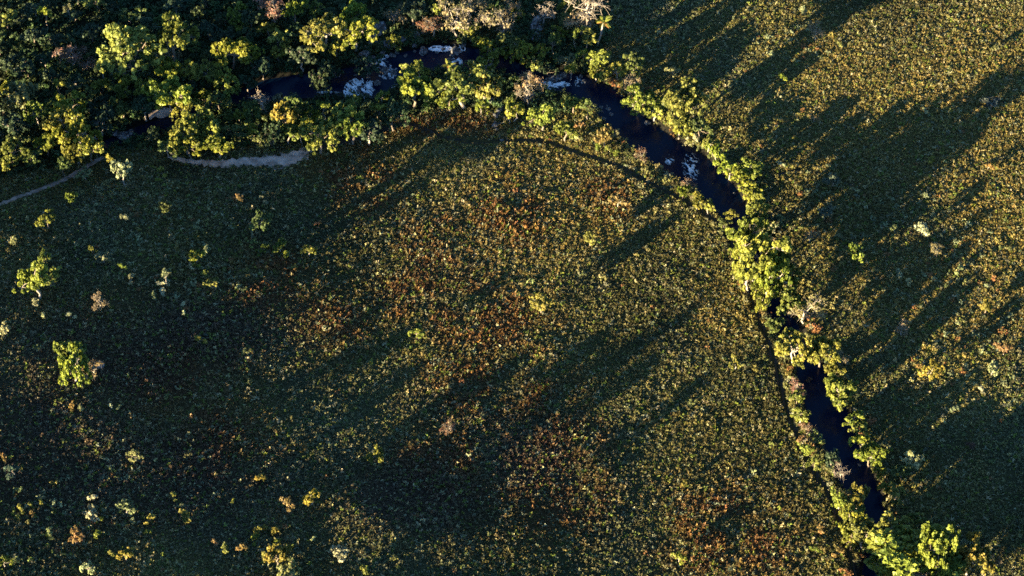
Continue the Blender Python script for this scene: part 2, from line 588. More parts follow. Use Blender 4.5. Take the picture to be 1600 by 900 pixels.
# ------------------------------------------------------------------ plant builders
def leaf_quads(centres, normals, size, r, long=1.45):
    """one kite-shaped leaf per centre."""
    n = len(centres)
    nrm = normals / (np.linalg.norm(normals, axis=1, keepdims=True) + 1e-9)
    t = r.normal(size=(n, 3))
    t -= (t * nrm).sum(1, keepdims=True) * nrm
    t /= np.linalg.norm(t, axis=1, keepdims=True) + 1e-9
    b = np.cross(nrm, t)
    s = size * r.uniform(.7, 1.3, (n, 1))
    fold = nrm * s * .12
    v = np.stack([centres - t * s * long * .5, centres + b * s * .5 + fold, centres + t * s * long * .5, centres - b * s * .5 + fold], 1).reshape(-1, 3)
    f = np.arange(n * 4).reshape(-1, 4)
    return v, f


def tube(path, radii, sides=5):
    path = np.asarray(path, float)
    v, f = [], []
    for k, p in enumerate(path):
        d = path[min(k + 1, len(path) - 1)] - path[max(k - 1, 0)]
        d = d / (np.linalg.norm(d) + 1e-9)
        a = np.cross(d, [.3, .9, .2])
        a /= np.linalg.norm(a) + 1e-9
        b = np.cross(d, a)
        for s in range(sides):
            g = 2 * PI * s / sides
            v.append(p + (a * math.cos(g) + b * math.sin(g)) * radii[k])
    for k in range(len(path) - 1):
        for s in range(sides):
            f.append((k * sides + s, k * sides + (s + 1) % sides, (k + 1) * sides + (s + 1) % sides, (k + 1) * sides + s))
    return np.array(v), np.array(f)


def join(parts):
    v, f, n = [], [], 0
    for a, b in parts:
        v.append(a)
        f.append(b + n)
        n += len(a)
    return np.concatenate(v), np.concatenate(f)


def bent(a, b, r, wob, n=4):
    a, b = np.asarray(a, float), np.asarray(b, float)
    pts = [a + (b - a) * k / n for k in range(n + 1)]
    L = np.linalg.norm(b - a)
    for k in range(1, n):
        pts[k] = pts[k] + r.normal(size=3) * wob * L
    return pts


# a plan: crown radius in metres, lobes, clumps per lobe, leaves per clump, leaf size, clump radius, trunk height, flatness
PLANS = {
    'large': dict(R=5.0, lobes=12, clumps=12, leaves=28, leaf=.40, cr=.48, trunk=3.6, flat=.62, tr=.28),
    'medium': dict(R=2.7, lobes=8, clumps=8, leaves=24, leaf=.32, cr=.40, trunk=1.9, flat=.75, tr=.15),
    'small': dict(R=1.3, lobes=3, clumps=8, leaves=22, leaf=.22, cr=.30, trunk=.55, flat=.8, tr=.06),
    'slender': dict(R=1.5, lobes=4, clumps=7, leaves=24, leaf=.24, cr=.42, trunk=2.4, flat=1.5, tr=.09),
    'sparse': dict(R=3.4, lobes=8, clumps=9, leaves=9, leaf=.26, cr=.55, trunk=2.4, flat=.7, tr=.17),
    'bare': dict(R=2.6, lobes=8, clumps=6, leaves=2, leaf=.2, cr=.5, trunk=1.9, flat=.75, tr=.15),
}


def plan_plant(kind, seed):
    """local meshes of one plant: (crown vertices, faces, tone), trunk tube, limb tubes."""
    P = PLANS[kind]
    r = np.random.default_rng(seed)
    R, H = P['R'], P['trunk']
    cen, tips, tones = [], [], []
    a0 = r.uniform(0, 2 * PI)
    lobes = []
    for k in range(P['lobes']):
        if k == 0:
            c = np.array([r.normal() * .1 * R, r.normal() * .1 * R, H + R * P['flat'] * .75])
        else:
            a = a0 + 2 * PI * k / (P['lobes'] - 1) + r.uniform(-.6, .6)
            d = R * r.uniform(.30, .88)
            c = np.array([math.cos(a) * d, math.sin(a) * d, H + R * P['flat'] * r.uniform(.0, .8)])
        lr = R * r.uniform(.17, .40)
        lobes.append((c, lr))
        lt = r.uniform(.25, .75)
        for _ in range(P['clumps']):
            while True:
                n = r.normal(size=3)
                n /= np.linalg.norm(n)
                if n[2] > -.45:
                    break
            p = c + n * lr * r.uniform(.7, 1.12) * np.array([1, 1, .8 * max(.75, P['flat'])])
            cen.append(p)
            tips.append(k)
            tones.append(np.clip(lt + r.normal() * .28, 0, 1))
    cen = np.array(cen)
    nl = P['leaves']
    nn = r.normal(size=(len(cen) * nl, 3))
    nn /= np.linalg.norm(nn, axis=1, keepdims=True)
    nn[:, 2] = np.where(nn[:, 2] < -.5, -nn[:, 2], nn[:, 2])
    crad = P['cr'] * r.uniform(.65, 1.3, (len(cen), 1, 1))
    pts = (cen[:, None, :] + nn.reshape(len(cen), nl, 3) * crad * np.array([1, 1, .8]) * r.uniform(.4, 1.15, (len(cen), nl, 1))).reshape(-1, 3)
    nor = nn + r.normal(size=nn.shape) * .9 + np.array([0, 0, .2])
    V, F = leaf_quads(pts, nor, P['leaf'], r)
    tone = np.repeat(np.repeat(np.array(tones), nl) + r.normal(size=len(pts)) * .12, 4)
    top = np.array([r.normal() * .1 * R, r.normal() * .1 * R, H + R * P['flat'] * .25])
    tr = P['tr']
    trunk = tube(bent((0, 0, -.6), top, r, .05, 5), np.linspace(tr * 1.25, tr * .6, 6), 7)
    limbs = []
    for k, (c, lr) in enumerate(lobes):
        limb = [tube(bent(top * r.uniform(.72, 1.0), c, r, .08, 4), np.linspace(tr * .5, tr * .2, 5), 5)]
        idx = [j for j, kk in enumerate(tips) if kk == k]
        for j in idx[: (len(idx) if kind in ('sparse', 'bare') else len(idx) // 2)]:
            limb.append(tube(bent(c, cen[j], r, .12, 3), np.linspace(tr * .2, tr * .08, 4), 3))
            if kind in ('sparse', 'bare'):
                for _ in range(3):
                    limb.append(tube([c * .35 + cen[j] * .65, cen[j] + r.normal(size=3) * P['cr'] * .9], [tr * .10, tr * .05], 3))
        limbs.append(join(limb))
    return (V, F, np.clip(tone, 0, 1)), trunk, limbs


STOCK = {}


def stock(kind, variant, pale):
    """the shared meshes of one plant variant: the first call builds them, later calls reuse them."""
    key = (kind, variant, pale)
    if key in STOCK:
        return STOCK[key]
    (V, F, tone), trunk, limbs = plan_plant(kind, sum(map(ord, kind)) * 31 + variant * 101)
    bark = M_PALEBARK if pale else M_BARK
    out = {}
    if kind in ('small',):
        n = len(trunk[0]) + sum(len(l[0]) for l in limbs)
        v, f = join([(V, F)] + [trunk] + limbs)
        o = mesh_obj("bush", v, f, M_LEAF, attrs={"tone": np.r_[tone, np.zeros(n)]}, link=False)
        o.data.materials.append(bark)
        o.data.polygons.foreach_set("material_index", np.r_[np.zeros(len(F), np.int32), np.ones(len(f) - len(F), np.int32)])
        out['whole'] = o.data
    else:
        out['crown'] = mesh_obj("crown", V, F, M_LEAF, attrs={"tone": tone}, link=False).data
        if kind in ('sparse', 'bare'):
            out['trunk'] = mesh_obj("trunk", trunk[0], trunk[1], bark, link=False, smooth_faces=True).data
            out['limbs'] = [mesh_obj("branch", a, b, bark, link=False, smooth_faces=True).data for a, b in limbs]
        else:
            v, f = join([trunk] + limbs)
            out['trunk'] = mesh_obj("trunk", v, f, bark, link=False, smooth_faces=True).data
    STOCK[key] = out
    return out


def crown_centre(kind):
    P = PLANS[kind]
    return P['trunk'] + P['R'] * P['flat'] * .5


def child(name, data, parent, colour=None):
    o = bpy.data.objects.new(name, data)
    COL.objects.link(o)
    o.parent = parent
    if colour is not None:
        o.color = (*colour, 1)
    return o


TINTS = {
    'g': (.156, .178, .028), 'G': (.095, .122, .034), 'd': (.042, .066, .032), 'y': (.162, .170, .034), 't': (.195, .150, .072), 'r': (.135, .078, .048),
    'p': (.165, .180, .085), 'w': (.33, .33, .18), 'b': (.15, .105, .076), 'o': (.195, .132, .048), 'c': (.085, .112, .085), 'e': (.205, .182, .036),
}
COUNT = [0]


def plant(px, py, w, tint, label, name=None, cat=None, group=None, kind=None, tall=1.0, world_xy=None, hgt=None):
    """one tree or bush whose crown shows at px, py with a crown w photo pixels wide."""
    COUNT[0] += 1
    r = random.Random(int(px * 7 + py * 131))
    d0 = w * .2
    if kind is None:
        if tint in 'b':
            kind = 'bare'
        elif tint in 'tr' and w >= 17:
            kind = 'sparse'
        else:
            kind = 'large' if d0 >= 6.4 else 'medium' if d0 >= 3.3 else 'small'
    if kind != 'small':
        tall *= 1.35 if kind == 'large' else 1.25
    P = PLANS[kind]
    s = d0 / (2 * P['R'] * .75)
    zc = crown_centre(kind) * s * tall
    if world_xy is None:
        x, y = map(float, at(px, py, zc))
        s *= metres_per_px(x, y) / .2
        zc = crown_centre(kind) * s * tall
        x, y = map(float, at(px, py, zc))
    else:
        x, y = world_xy
    z = float(height(x, y))
    nvar = {'large': 7, 'medium': 6, 'small': 6, 'slender': 3, 'sparse': 4, 'bare': 3}[kind]
    st = stock(kind, r.randrange(nvar), tint in 'btrwp' or r.random() < .4)
    base = np.array(TINTS[tint])
    k = r.uniform(.8, 1.25)
    colour = np.clip(base * k * np.array([r.uniform(.88, 1.12), 1, r.uniform(.8, 1.2)]), 0, .8)
    rot = r.uniform(0, 2 * PI)
    if 'whole' in st:
        o = bpy.data.objects.new(name or "bush", st['whole'])
        COL.objects.link(o)
        o.color = (*colour, 1)
    else:
        default = "dry_tree" if kind in ('sparse', 'bare') else "broadleaf_tree"
        o = bpy.data.objects.new(name or default, None)
        o.empty_display_size = .5
        COL.objects.link(o)
        child("trunk", st['trunk'], o)
        for l in st.get('limbs', ()):
            child("branch", l, o)
        child("crown", st['crown'], o, colour)
    o.location = (x, y, z)
    o.rotation_euler = (0, 0, rot)
    st_ = r.uniform(.82, 1.2)
    o.scale = (s * st_, s / st_, s * tall * r.uniform(.92, 1.1))
    cat = cat or ("bush" if kind == 'small' else "tree")
    group = group or ("bushes of the meadow and banks" if kind == 'small' else "trees of the river forest and banks")
    return tag(o, label, cat, group)

# ------------------------------------------------------------------ the trees and bushes, one line each: px, py, crown width in px, tint, label[, options]
PLANTS = [
    # forest above the dirt trail
    (9, 30, 26, 'y', "rusty topped yellow tree cut by the photo's edge, high in the shaded forest"),
    (71, 22, 15, 'g', "small bright round treetop alone in the dark forest near the top edge", 's'),
    (106, 12, 13, 'p', "small pale grey treetop near the top edge of the dark forest", 's'),
    (110, 82, 36, 'r', "reddish brown dry tree in the dark forest between two green crowns"),
    (195, 78, 76, 'y', "broad yellow green tree with clumped crown, largest sunlit one in the dark forest"),
    (265, 58, 54, 'y', "tall upright yellow green tree beside the broad sunlit crown in the forest", 'tall'),
    (262, 86, 30, 't', "pinkish tree with bare branches just under the tall yellow green crown"),
    (372, 14, 26, 'g', "narrow bright tree touching the top edge, upper of a lit column"),
    (369, 33, 24, 'g', "small bright tree just below the one touching the top edge"),
    (361, 78, 46, 'g', "bright loose tree with leafy gaps in the middle of the upper forest"),
    (391, 82, 32, 'g', "bright green tree squeezed between a loose crown and the dark pool's trees"),
    (135, 98, 19, 'r', "little pinkish brown dry tree below the reddish brown one"),
    (159, 105, 15, 'g', "small green tuft tree under the edge of the broad sunlit crown", 's'),
    (262, 112, 38, 'g', "flat topped green tree below the pinkish bare branched tree"),
    (296, 108, 36, 'g', "bright yellow green round tree next to a flat topped one in mid forest"),
    (325, 111, 30, 'y', "olive tree with pointed leaf tufts in mid forest above the rounded canopy"),
    (28, 146, 50, 'p', "pale cream green tree standing out beside the photo's edge in the forest"),
    (12, 141, 24, 'g', "green tree leaning on the pale cream green one at the photo's edge"),
    (154, 131, 24, 'g', "small dense round green tree in a ring of dark forest"),
    (196, 123, 27, 'y', "yellowish small tree above another of the same hue in the forest"),
    (185, 143, 26, 'y', "golden centred small tree just under a yellowish one in the forest"),
    (222, 139, 28, 'g', "feathery green tree beside the golden centred one"),
    (140, 147, 20, 'G', "dim green slim tree beside the golden centred one's dark gap"),
    (263, 148, 56, 'g', "big bright tree above the shaded sand hollow"),
    (285, 168, 34, 'y', "yellow olive tree bending over the shaded sand hollow"),
    (353, 131, 38, 'y', "orange flecked yellow tree on the slope above the dark pool"),
    (318, 152, 26, 'g', "small lit green tree between the big bright tree and the orange flecked one"),
    (340, 158, 28, 'G', "darker green tree below the orange flecked yellow one"),
    (385, 130, 30, 'd', "dark green tree shading the head of the dark pool"),
    (110, 163, 42, 'g', "bright upright tree with twin clumps above the dirt trail forest"),
    (84, 160, 20, 'G', "slim green tree beside the bright twin clumped one", 's'),
    (91, 136, 16, 'g', "small lit tuft tree above the slim green one", 's'),
    (57, 178, 32, 'g', "mid green tree in a dark gap below the pale cream green crown"),
    (100, 195, 46, 'y', "olive brown flecked tree, upper of the pair by the grey rock pile"),
    (118, 211, 52, 'g', "full olive tree overhanging the dirt trail by the grey rock pile"),
    (140, 232, 34, 'y', "yellow tree leaning over the bend of the dirt trail"),
    (305, 190, 42, 'y', "tree with white forked limbs showing through its olive crown"),
    (288, 212, 44, 'g', "bright yellow green tree at the lower end of the sand hollow"),
    (330, 203, 40, 'g', "olive green tree beside the white limbed one above the sand bank"),
    (375, 178, 20, 'g', "small bright tree behind the sand bank's canopy", 's'),
    (356, 181, 18, 'G', "dim small tree near the white forked limbs", 's'),
    (393, 205, 24, 'g', "round green tree above the middle of the sand bank"),
    (372, 205, 28, 'G', "shaded green tree between two olive ones above the sand bank"),
    (293, 227, 34, 'g', "spreading tree at the narrow tip of the sand bank"),
    (342, 226, 34, 'g', "wide green tree rooted at the sand bank's upper edge"),
    (262, 228, 26, 'G', "small green tree between the grey rock pile and the sand bank"),
    (25, 218, 24, 'G', "dim tree at the photo's edge above the dirt trail's shaded side"),
    (70, 221, 34, 'g', "green tree with an open centre above the start of the dirt trail"),
    (22, 234, 34, 'y', "yellow tree with a pale leaning limb by the photo's edge near the trail"),
    (48, 245, 24, 'G', "green tree in the dark strip above the trail"),
    (3, 256, 22, 'g', "lit tree cut by the photo's edge just above the trail"),
    (97, 260, 20, 'G', "small green tree close beside the dirt trail's upper side", 's'),
    (118, 232, 36, 'y', "brown and yellow tree above the trail's hidden stretch"),
    (20, 195, 34, 'd', "dark tree by the photo's edge under the mid green one"),
    (155, 185, 38, 'd', "dark canopy tree above the grey rock pile"),
    (225, 165, 34, 'd', "dark green tree shading the hollow's upper rim"),
    (190, 168, 28, 'G', "small lit green tree over the dark canopy by the hollow"),
    # trees round the dark pool and the rapids
    (425, 9, 42, 'r', "red brown dry tree at the top edge beside bright yellow crowns"),
    (461, 16, 30, 'g', "bright yellow tree at the top edge next to the red brown one"),
    (492, 12, 24, 'g', "small bright crown at the top edge between two yellow trees"),
    (503, 42, 56, 'y', "big golden green tree above the dark pool with lumpy crown"),
    (492, 64, 26, 'g', "low lobe tree under the big golden green one"),
    (550, 20, 34, 'g', "bright yellow tree at the top edge above the rapids' grey slab"),
    (555, 46, 46, 'g', "bright lumpy tree hanging over the grey slab of the rapids"),
    (525, 75, 20, 'y', "small golden tree at the dark pool's far edge", 's'),
    (437, 62, 30, 'y', "brownish yellow palm leaved tree above the dark pool"),
    (435, 81, 22, 'g', "small spiky green tree overlooking the dark pool", 's'),
    (415, 44, 24, 'y', "thin olive tree below the red brown dry one"),
    (458, 50, 28, 'd', "dark green tree between the brownish yellow and golden green ones"),
    (470, 88, 34, 'd', "dark green tree leaning over the pool's shaded shore"),
    (408, 100, 34, 'd', "deep green tree at the pool's upper corner"),
    (512, 106, 32, 'd', "dark round tree rising from the pool beside the big foam patch"),
    (500, 128, 34, 'd', "dark low tree growing on the islet in the pool"),
    (572, 103, 32, 'd', "dark green tree on the rocks over the big foam patch"),
    (617, 66, 20, 'g', "lone small green tree among the rapids' rocks", 's'),
    (617, 22, 28, 't', "faded brown tree near the top edge above the rapids"),
    (645, 18, 34, 'd', "dark tree at the top edge between brown and red trees"),
    (675, 37, 32, 'r', "reddish tree above the upper white rapids"),
    (684, 13, 22, 'g', "small green tree at the top edge above the reddish one"),
    (712, 24, 50, 't', "big tan leafy tree with white stems over the upper white rapids"),
    (735, 46, 26, 'y', "yellow green tree at the lower edge of the big tan one"),
    (735, 6, 36, 't', "tan tree cut by the top edge above the big tan one"),
    (780, 28, 46, 't', "tan tree with one long pale trunk lying across"),
    (757, 28, 22, 'r', "small reddish tree between two tan ones"),
    (800, 12, 30, 't', "straw coloured tree at the top edge beside the long pale trunk"),
    (767, 72, 46, 'g', "bright spreading tree below the long pale trunk"),
    (798, 64, 38, 'G', "mid green tree beside the bright spreading one"),
    (758, 101, 34, 'y', "golden tree between the bright spreading one and the small palm"),
    (722, 128, 60, 'y', "broad golden olive tree just below the small palm"),
    (757, 127, 50, 'y', "orange tinged tree with a visible trunk at the meadow's head"),
    (702, 150, 36, 'g', "green tree at the foot of the small palm"),
    (652, 105, 32, 'y', "yellow flat tree above the dense round one by the rapids"),
    (647, 138, 46, 'g', "dense round lime tree standing alone beside the rapids"),
    (668, 150, 24, 'g', "low lobe tree at the base of the dense round lime one"),
    (596, 148, 18, 'g', "slim green tree beside the big foam patch, upper of two", 's'),
    (592, 174, 16, 'y', "slim yellow tree below the slim green one by the foam patch", 's'),
    (407, 156, 30, 'b', "pinkish bare tree with forked limbs at the pool's shore"),
    (444, 180, 34, 'e', "tall yellow gold tree at the pool's meadow shore", 'tall'),
    (437, 152, 18, 'p', "spiky pale tree above the tall yellow gold one", 's'),
    (466, 162, 30, 'G', "mid green tree in the shade beside the tall yellow gold one"),
    (487, 180, 20, 'g', "small lit tree on the shaded shore above the footpath", 's'),
    (505, 168, 14, 'g', "thin green sapling at the pool's meadow shore", 's'),
    (538, 172, 42, 'y', "brown tinged tree under the big foam patch"),
    (550, 192, 50, 'g', "wide green tree above the footpath under the foam patch"),
    (500, 206, 48, 'y', "olive brown bushy tree where the footpath leaves the sand bank"),
    (478, 196, 26, 'g', "bright small tree beside the olive brown bushy one"),
    (450, 206, 30, 'y', "yellow green tree at the sand bank's end"),
    (470, 209, 22, 'g', "low green tree touching the tip of the sand bank"),
    (425, 205, 34, 'd', "dark tree in the hollow above the sand bank"),
    (575, 203, 36, 'd', "dark green thicket tree along the footpath's first climb"),
    (614, 178, 40, 'd', "dark spreading tree between the footpath and the rapids"),
    (795, 167, 16, 'g', "small lime tree at the meadow's head below the leaning white limbs", 's'),
    (752, 164, 18, 'g', "little tree above the meadow's rocky head", 's'),
    (803, 172, 28, 'g', "lime tree next to the bright wide one at the meadow's head"),
    (847, 177, 42, 'g', "bright lime wide tree at the meadow's upper rim"),
    (827, 126, 38, 't', "tan tree above the white crooked limbs"),
    (825, 147, 28, 'b', "bare tree with white crooked limbs amid the lime ones"),
    (835, 97, 26, 'y', "olive tree above the tan one near the river's narrow"),
    (812, 77, 36, 'g', "green tree with a pale stem in the river's wooded narrow"),
    (845, 78, 22, 'g', "slender green tree next to the pale stemmed one"),
    (805, 22, 22, 'g', "yellow green tree at the top edge next to the straw coloured one"),
    (887, 8, 24, 'g', "bright yellow tree at the top edge beside the tan bare thicket"),
    (885, 30, 24, 'G', "dull olive tree under the bright yellow one at the top edge"),
    (850, 18, 32, 'b', "greyish bare tree at the top edge above the grey slab"),
    (922, 8, 58, 'b', "large tan bare branched tree at the top edge beside the tall palm"),
    (908, 28, 40, 't', "pinkish dry tree just behind the tall palm's crown"),
    (877, 49, 20, 'g', "fresh green small tree between the grey slab and the tall palm"),
    (899, 54, 14, 'g', "tiny green tree at the foot of the pinkish dry one", 's'),
    (865, 63, 16, 'G', "small dim tree near the lower end of the grey slab", 's'),
    (917, 57, 28, 'y', "yellowish tree beside the tall palm's trunk"),
    (912, 82, 20, 'g', "small green tree below the yellowish one by the palm"),
    (936, 90, 32, 'y', "olive brown tree under the tall palm"),
    (932, 111, 26, 'g', "bright tree at the point where the river widens"),
    (887, 95, 22, 'p', "pale little tree above the curved white rapid"),
    (892, 108, 14, 'g', "small fresh bush tree just above the curved white rapid", 's'),
    (855, 108, 22, 'd', "dark green tree on the bank of the curved white rapid"),
    (897, 160, 26, 'y', "rounded olive tree between rapids and the wide river"),
    (917, 165, 14, 'G', "dim small tree beside the rounded olive one", 's'),
    (884, 202, 30, 'g', "lime tree on the meadow bank with a pale companion"),
    (907, 195, 13, 'o', "small orange topped bush beside the lime bank tree"),
    (902, 216, 12, 'w', "whitish small bush below the lime bank tree"),
    (945, 211, 26, 'o', "reddish orange rounded shrub at the water's edge"),
    (966, 210, 12, 'p', "tiny pale bush beside the reddish orange rounded shrub"),
    (935, 228, 14, 'g', "small lime bush below the reddish orange shrub"),
    (950, 232, 14, 'y', "small yellow bush between the footpath and the reddish shrub"),
    (963, 238, 12, 'g', "tiny lime bush beside the footpath's upper curve"),
    # the river's far bank, going downstream
    (964, 108, 26, 'y', "pale gold tree at the top of the far river bank"),
    (990, 102, 30, 'G', "olive shrubby tree behind the pale gold one on the far bank"),
    (985, 130, 26, 't', "pinkish dry tree on the far bank's first bend"),
    (1000, 152, 40, 'g', "lime tree overhanging the wide river on the far bank"),
    (1022, 170, 30, 'y', "olive tree between the lime overhanging one and the domed giant"),
    (1066, 160, 62, 'y', "domed giant olive tree on the far bank"),
    (1062, 190, 38, 'g', "lower lime dome tree joined to the domed giant"),
    (1092, 196, 30, 'G', "dim olive tree just downstream of the domed giant"),
    (1052, 110, 17, 'p', "pale leafy bush by the dark ditch behind the domed giant"),
    (1120, 240, 28, 'g', "lime tree where the wide river starts to narrow"),
    (1108, 222, 22, 'y', "small olive tree upstream of the lime one at the narrowing"),
    (1142, 262, 26, 'g', "lime bank tree, second after the river's narrowing"),
    (1155, 277, 28, 'g', "full lime bank tree touching the river's dark edge"),
    (1173, 264, 30, 'g', "bright green tree set back from the narrowing river"),
    (1178, 302, 34, 'g', "fresh green round tree low over the narrow water"),
    (1185, 326, 34, 'y', "yellow green tree at the last open water of the wide river", 'tall'),
    (1200, 342, 26, 'd', "dark shaded tree behind the last open water"),
    (1217, 343, 18, 'p', "light green small tree in the shade behind the river trees", 's'),
    (1155, 368, 30, 'g', "tree at the top corner of the thick bank grove", 'tall'),
    (1180, 364, 42, 'y', "orange tinged tree at the head of the thick bank grove", 'tall'),
    (1160, 392, 40, 'g', "lime tree on the meadow side of the thick bank grove", 'tall'),
    (1190, 396, 58, 'g', "biggest lime tree in the middle of the thick bank grove", 'tall'),
    (1172, 425, 46, 'g', "lime tree low on the meadow side of the grove"),
    (1205, 430, 48, 'g', "bright lime tree low in the thick bank grove", 'tall'),
    (1210, 405, 36, 'g', "lime tree on the shaded side of the grove", 'high'),
    (1198, 460, 40, 'g', "lime tree at the grove's downstream end"),
    (1237, 430, 30, 'g', "separate green tree just outside the grove in the shade"),
    (1222, 380, 24, 't', "pinkish dry tree behind the thick bank grove"),
    (1237, 470, 40, 'y', "yellow olive tree below the grove beside a black water gap"),
    (1260, 482, 40, 't', "tan feathery tree next to the black water gap"),
    (1212, 508, 24, 'G', "small dark green tree beside the black water gap"),
    (1240, 541, 46, 'y', "round olive brown tree standing over the narrow stream"),
    (1284, 550, 46, 'e', "golden tan tree opposite the round olive brown one"),
    (1310, 560, 26, 't', "pinkish tree behind the golden tan one"),
    (1302, 578, 24, 'y', "small yellow tree under the golden tan one at the water"),
    (1312, 607, 48, 'g', "dense leafy lime tree overhanging the lower river pool"),
    (1335, 652, 26, 'g', "small lime tree beside the lower river pool"),
    (1343, 668, 22, 'y', "faded olive tree under the small lime one at the lower pool"),
    (1347, 690, 30, 'g', "lime tree halfway along the lower pool's far bank"),
    (1360, 710, 36, 'g', "long bodied lime tree hugging the lower pool's end"),
    (1373, 736, 18, 'g', "little lime tree under the long bodied one"),
    (1385, 695, 13, 'p', "pale grey bush behind the lower pool's lime trees"),
    (1425, 718, 26, 'w', "cream white leaved tree shining in the shaded far meadow"),
    (1410, 737, 22, 'G', "dim green tree beside the cream white leaved one"),
    (1382, 763, 20, 'g', "green tree where the river turns dark and narrow"),
    (1400, 773, 24, 'y', "dull olive tree next to the narrow dark river"),
    (1430, 810, 24, 'y', "small olive tree standing off the grove at the bottom edge"),
    (1452, 826, 20, 'G', "dim olive tree beside the one off the bottom grove", 's'),
    (1402, 828, 50, 'y', "golden crowned tree heading the big grove at the bottom edge"),
    (1422, 850, 92, 'g', "biggest bright lime tree in the grove at the bottom edge", 'low'),
    (1458, 852, 58, 'y', "olive tree on the shaded flank of the bottom edge grove", 'high'),
    (1384, 874, 60, 'g', "lime tree on the river flank of the bottom edge grove", 'low'),
    (1428, 892, 105, 'g', "lime tree cut by the bottom edge in the big grove", 'low'),
    (1470, 890, 17, 'y', "small yellowish tree beside the big grove at the bottom edge", 's'),
    (1494, 876, 36, 'y', "olive tan tree at the bottom edge away from the grove"),
    (1522, 868, 44, 'e', "golden tan tree in the dark corner at the bottom edge", 'tall'),
    (1541, 876, 34, 't', "pinkish tan tree, last one along the bottom edge's dark corner", 'tall'),
    (1507, 847, 14, 'p', "pale small bush above the golden tan tree in the dark corner"),
    # the meadow bank, going downstream
    (1002, 240, 18, 'r', "reddish bush on the meadow bank across from the domed giant"),
    (1075, 285, 17, 'r', "pinkish red bush on the meadow bank beside the pale shoal"),
    (1068, 298, 18, 'g', "lime bush under the pinkish red one on the meadow bank"),
    (1090, 312, 24, 'y', "olive bush with brown tips on the meadow bank"),
    (1106, 322, 18, 'g', "small lime bush downstream of the brown tipped one"),
    (1142, 335, 17, 'y', "yellow dotted bush where the wide river ends, meadow side"),
    (1132, 350, 18, 'G', "dim bush between the footpath and the yellow dotted bush"),
    (1245, 603, 24, 'r', "pinkish shrub on the meadow bank at the lower pool"),
    (1262, 598, 12, 'r', "rosy little bush at the lower pool's edge"),
    (1246, 622, 18, 'y', "brownish yellow shrub below the pinkish one at the lower pool"),
    (1250, 650, 22, 'y', "olive shrub between the footpath and the lower pool"),
    (1262, 668, 20, 'r', "red tipped shrub beside the lower pool"),
    (1256, 684, 18, 'o', "orange brown shrub on the footpath's water side"),
    (1262, 701, 20, 'g', "lime shrub on the footpath's water side"),
    (1273, 724, 20, 'y', "yellow shrub beside the footpath below the lime one"),
    (1300, 716, 26, 'd', "dark green shrub tree at the lower pool's meadow edge"),
    (1314, 738, 24, 'b', "leafless pink tree with white fork over the narrow river"),
    (1313, 779, 28, 'g', "lime tree under the leafless pink one"),
    (1340, 772, 36, 'e', "tan topped tree reaching over the narrow river"),
    (1330, 793, 28, 'g', "lime tree with pale limbs under the tan topped one"),
    (1335, 816, 40, 'g', "lime tree on the narrow river's meadow bank, mid of the row"),
    (1350, 832, 44, 'y', "olive lime tree at the lower end of the meadow bank row"),
    (1361, 850, 26, 'g', "small lime tree ending the meadow bank row"),
    (1330, 848, 20, 'y', "loose olive tree on the meadow side of the row's end"),
    (1282, 826, 16, 'o', "orange brown bush with lime base near the bottom footpath"),
    (1276, 860, 15, 'g', "lime bush nearest the bottom edge by the footpath"),
    (1312, 862, 16, 'o', "orange tufted bush between the footpath and the river's end"),
    # single bushes and trees out on the meadow
    (170, 248, 10, 'e', "thin golden sapling with a visible stem beside the trail", 's'),
    (190, 268, 26, 'w', "tall cream green tree, brightest one below the trail", 'tall'),
    (132, 271, 17, 'p', "pale bush between the trail and the tall cream green tree"),
    (253, 267, 15, 'g', "green bush below the narrow tip of the sand bank"),
    (250, 281, 10, 'g', "tiny green bush under the one below the sand bank tip"),
    (168, 284, 14, 'p', "dull pale bush just under the tall cream green tree"),
    (112, 309, 17, 'g', "green bush in the shaded meadow under the trail's middle"),
    (128, 301, 12, 'p', "pale tuft bush close beside the green one under the trail"),
    (72, 342, 26, 'g', "bright lime bush tree alone under the trail"),
    (22, 376, 16, 'p', "pale feathery bush near the photo's edge between lime trees"),
    (68, 405, 20, 'g', "small lime crown just above the lone wide meadow tree", 's'),
    (52, 427, 46, 'g', "lone wide lime tree on the shaded meadow with visible trunk", 'tall'),
    (77, 432, 26, 'y', "olive side crown touching the lone wide lime tree"),
    (160, 400, 19, 'p', "pale green bush in the mid shaded meadow"),
    (144, 391, 13, 'y', "dull yellow bush beside the pale green one in mid meadow"),
    (191, 418, 12, 'g', "tiny lime bush below the pale green one in mid meadow"),
    (205, 434, 13, 'p', "pale bush beyond the tiny lime one in mid meadow"),
    (306, 400, 18, 'g', "lime bush with pale neighbour on the darkest meadow rim"),
    (322, 390, 13, 'w', "pale cream bush above the lime one on the dark meadow rim"),
    (259, 428, 13, 'p', "narrow upright pale bush, upper of two in the shade", 's'),
    (257, 443, 14, 'w', "whitish bush directly below the narrow upright one"),
    (320, 427, 13, 'y', "yellow bush below the lime one on the dark meadow rim"),
    (332, 440, 17, 'y', "loose yellow brown bush at the dark meadow rim"),
    (267, 371, 12, 'p', "pale slim bush halfway between sand bank and dark rim"),
    (311, 356, 12, 'p', "pale bush below the sand bank's broad end"),
    (372, 308, 16, 'o', "brown gold bush below the sand bank"),
    (258, 323, 18, 'G', "dim olive bush in the shade below the sand bank"),
    (196, 340, 14, 'p', "grey green bush between the trail and mid meadow"),
    (152, 320, 10, 'w', "tiny cream bush in the shaded meadow under the trail bend"),
    (410, 346, 26, 'G', "rounded grey olive bush at the meadow's light edge"),
    (400, 342, 12, 'p', "small pale bush beside the rounded grey olive one"),
    (411, 386, 13, 'g', "lime bush, first of a row along the shadow edge"),
    (437, 383, 17, 'g', "lime bush, second of a row along the shadow edge"),
    (447, 396, 13, 'g', "lime bush, set below the second in the shadow edge row"),
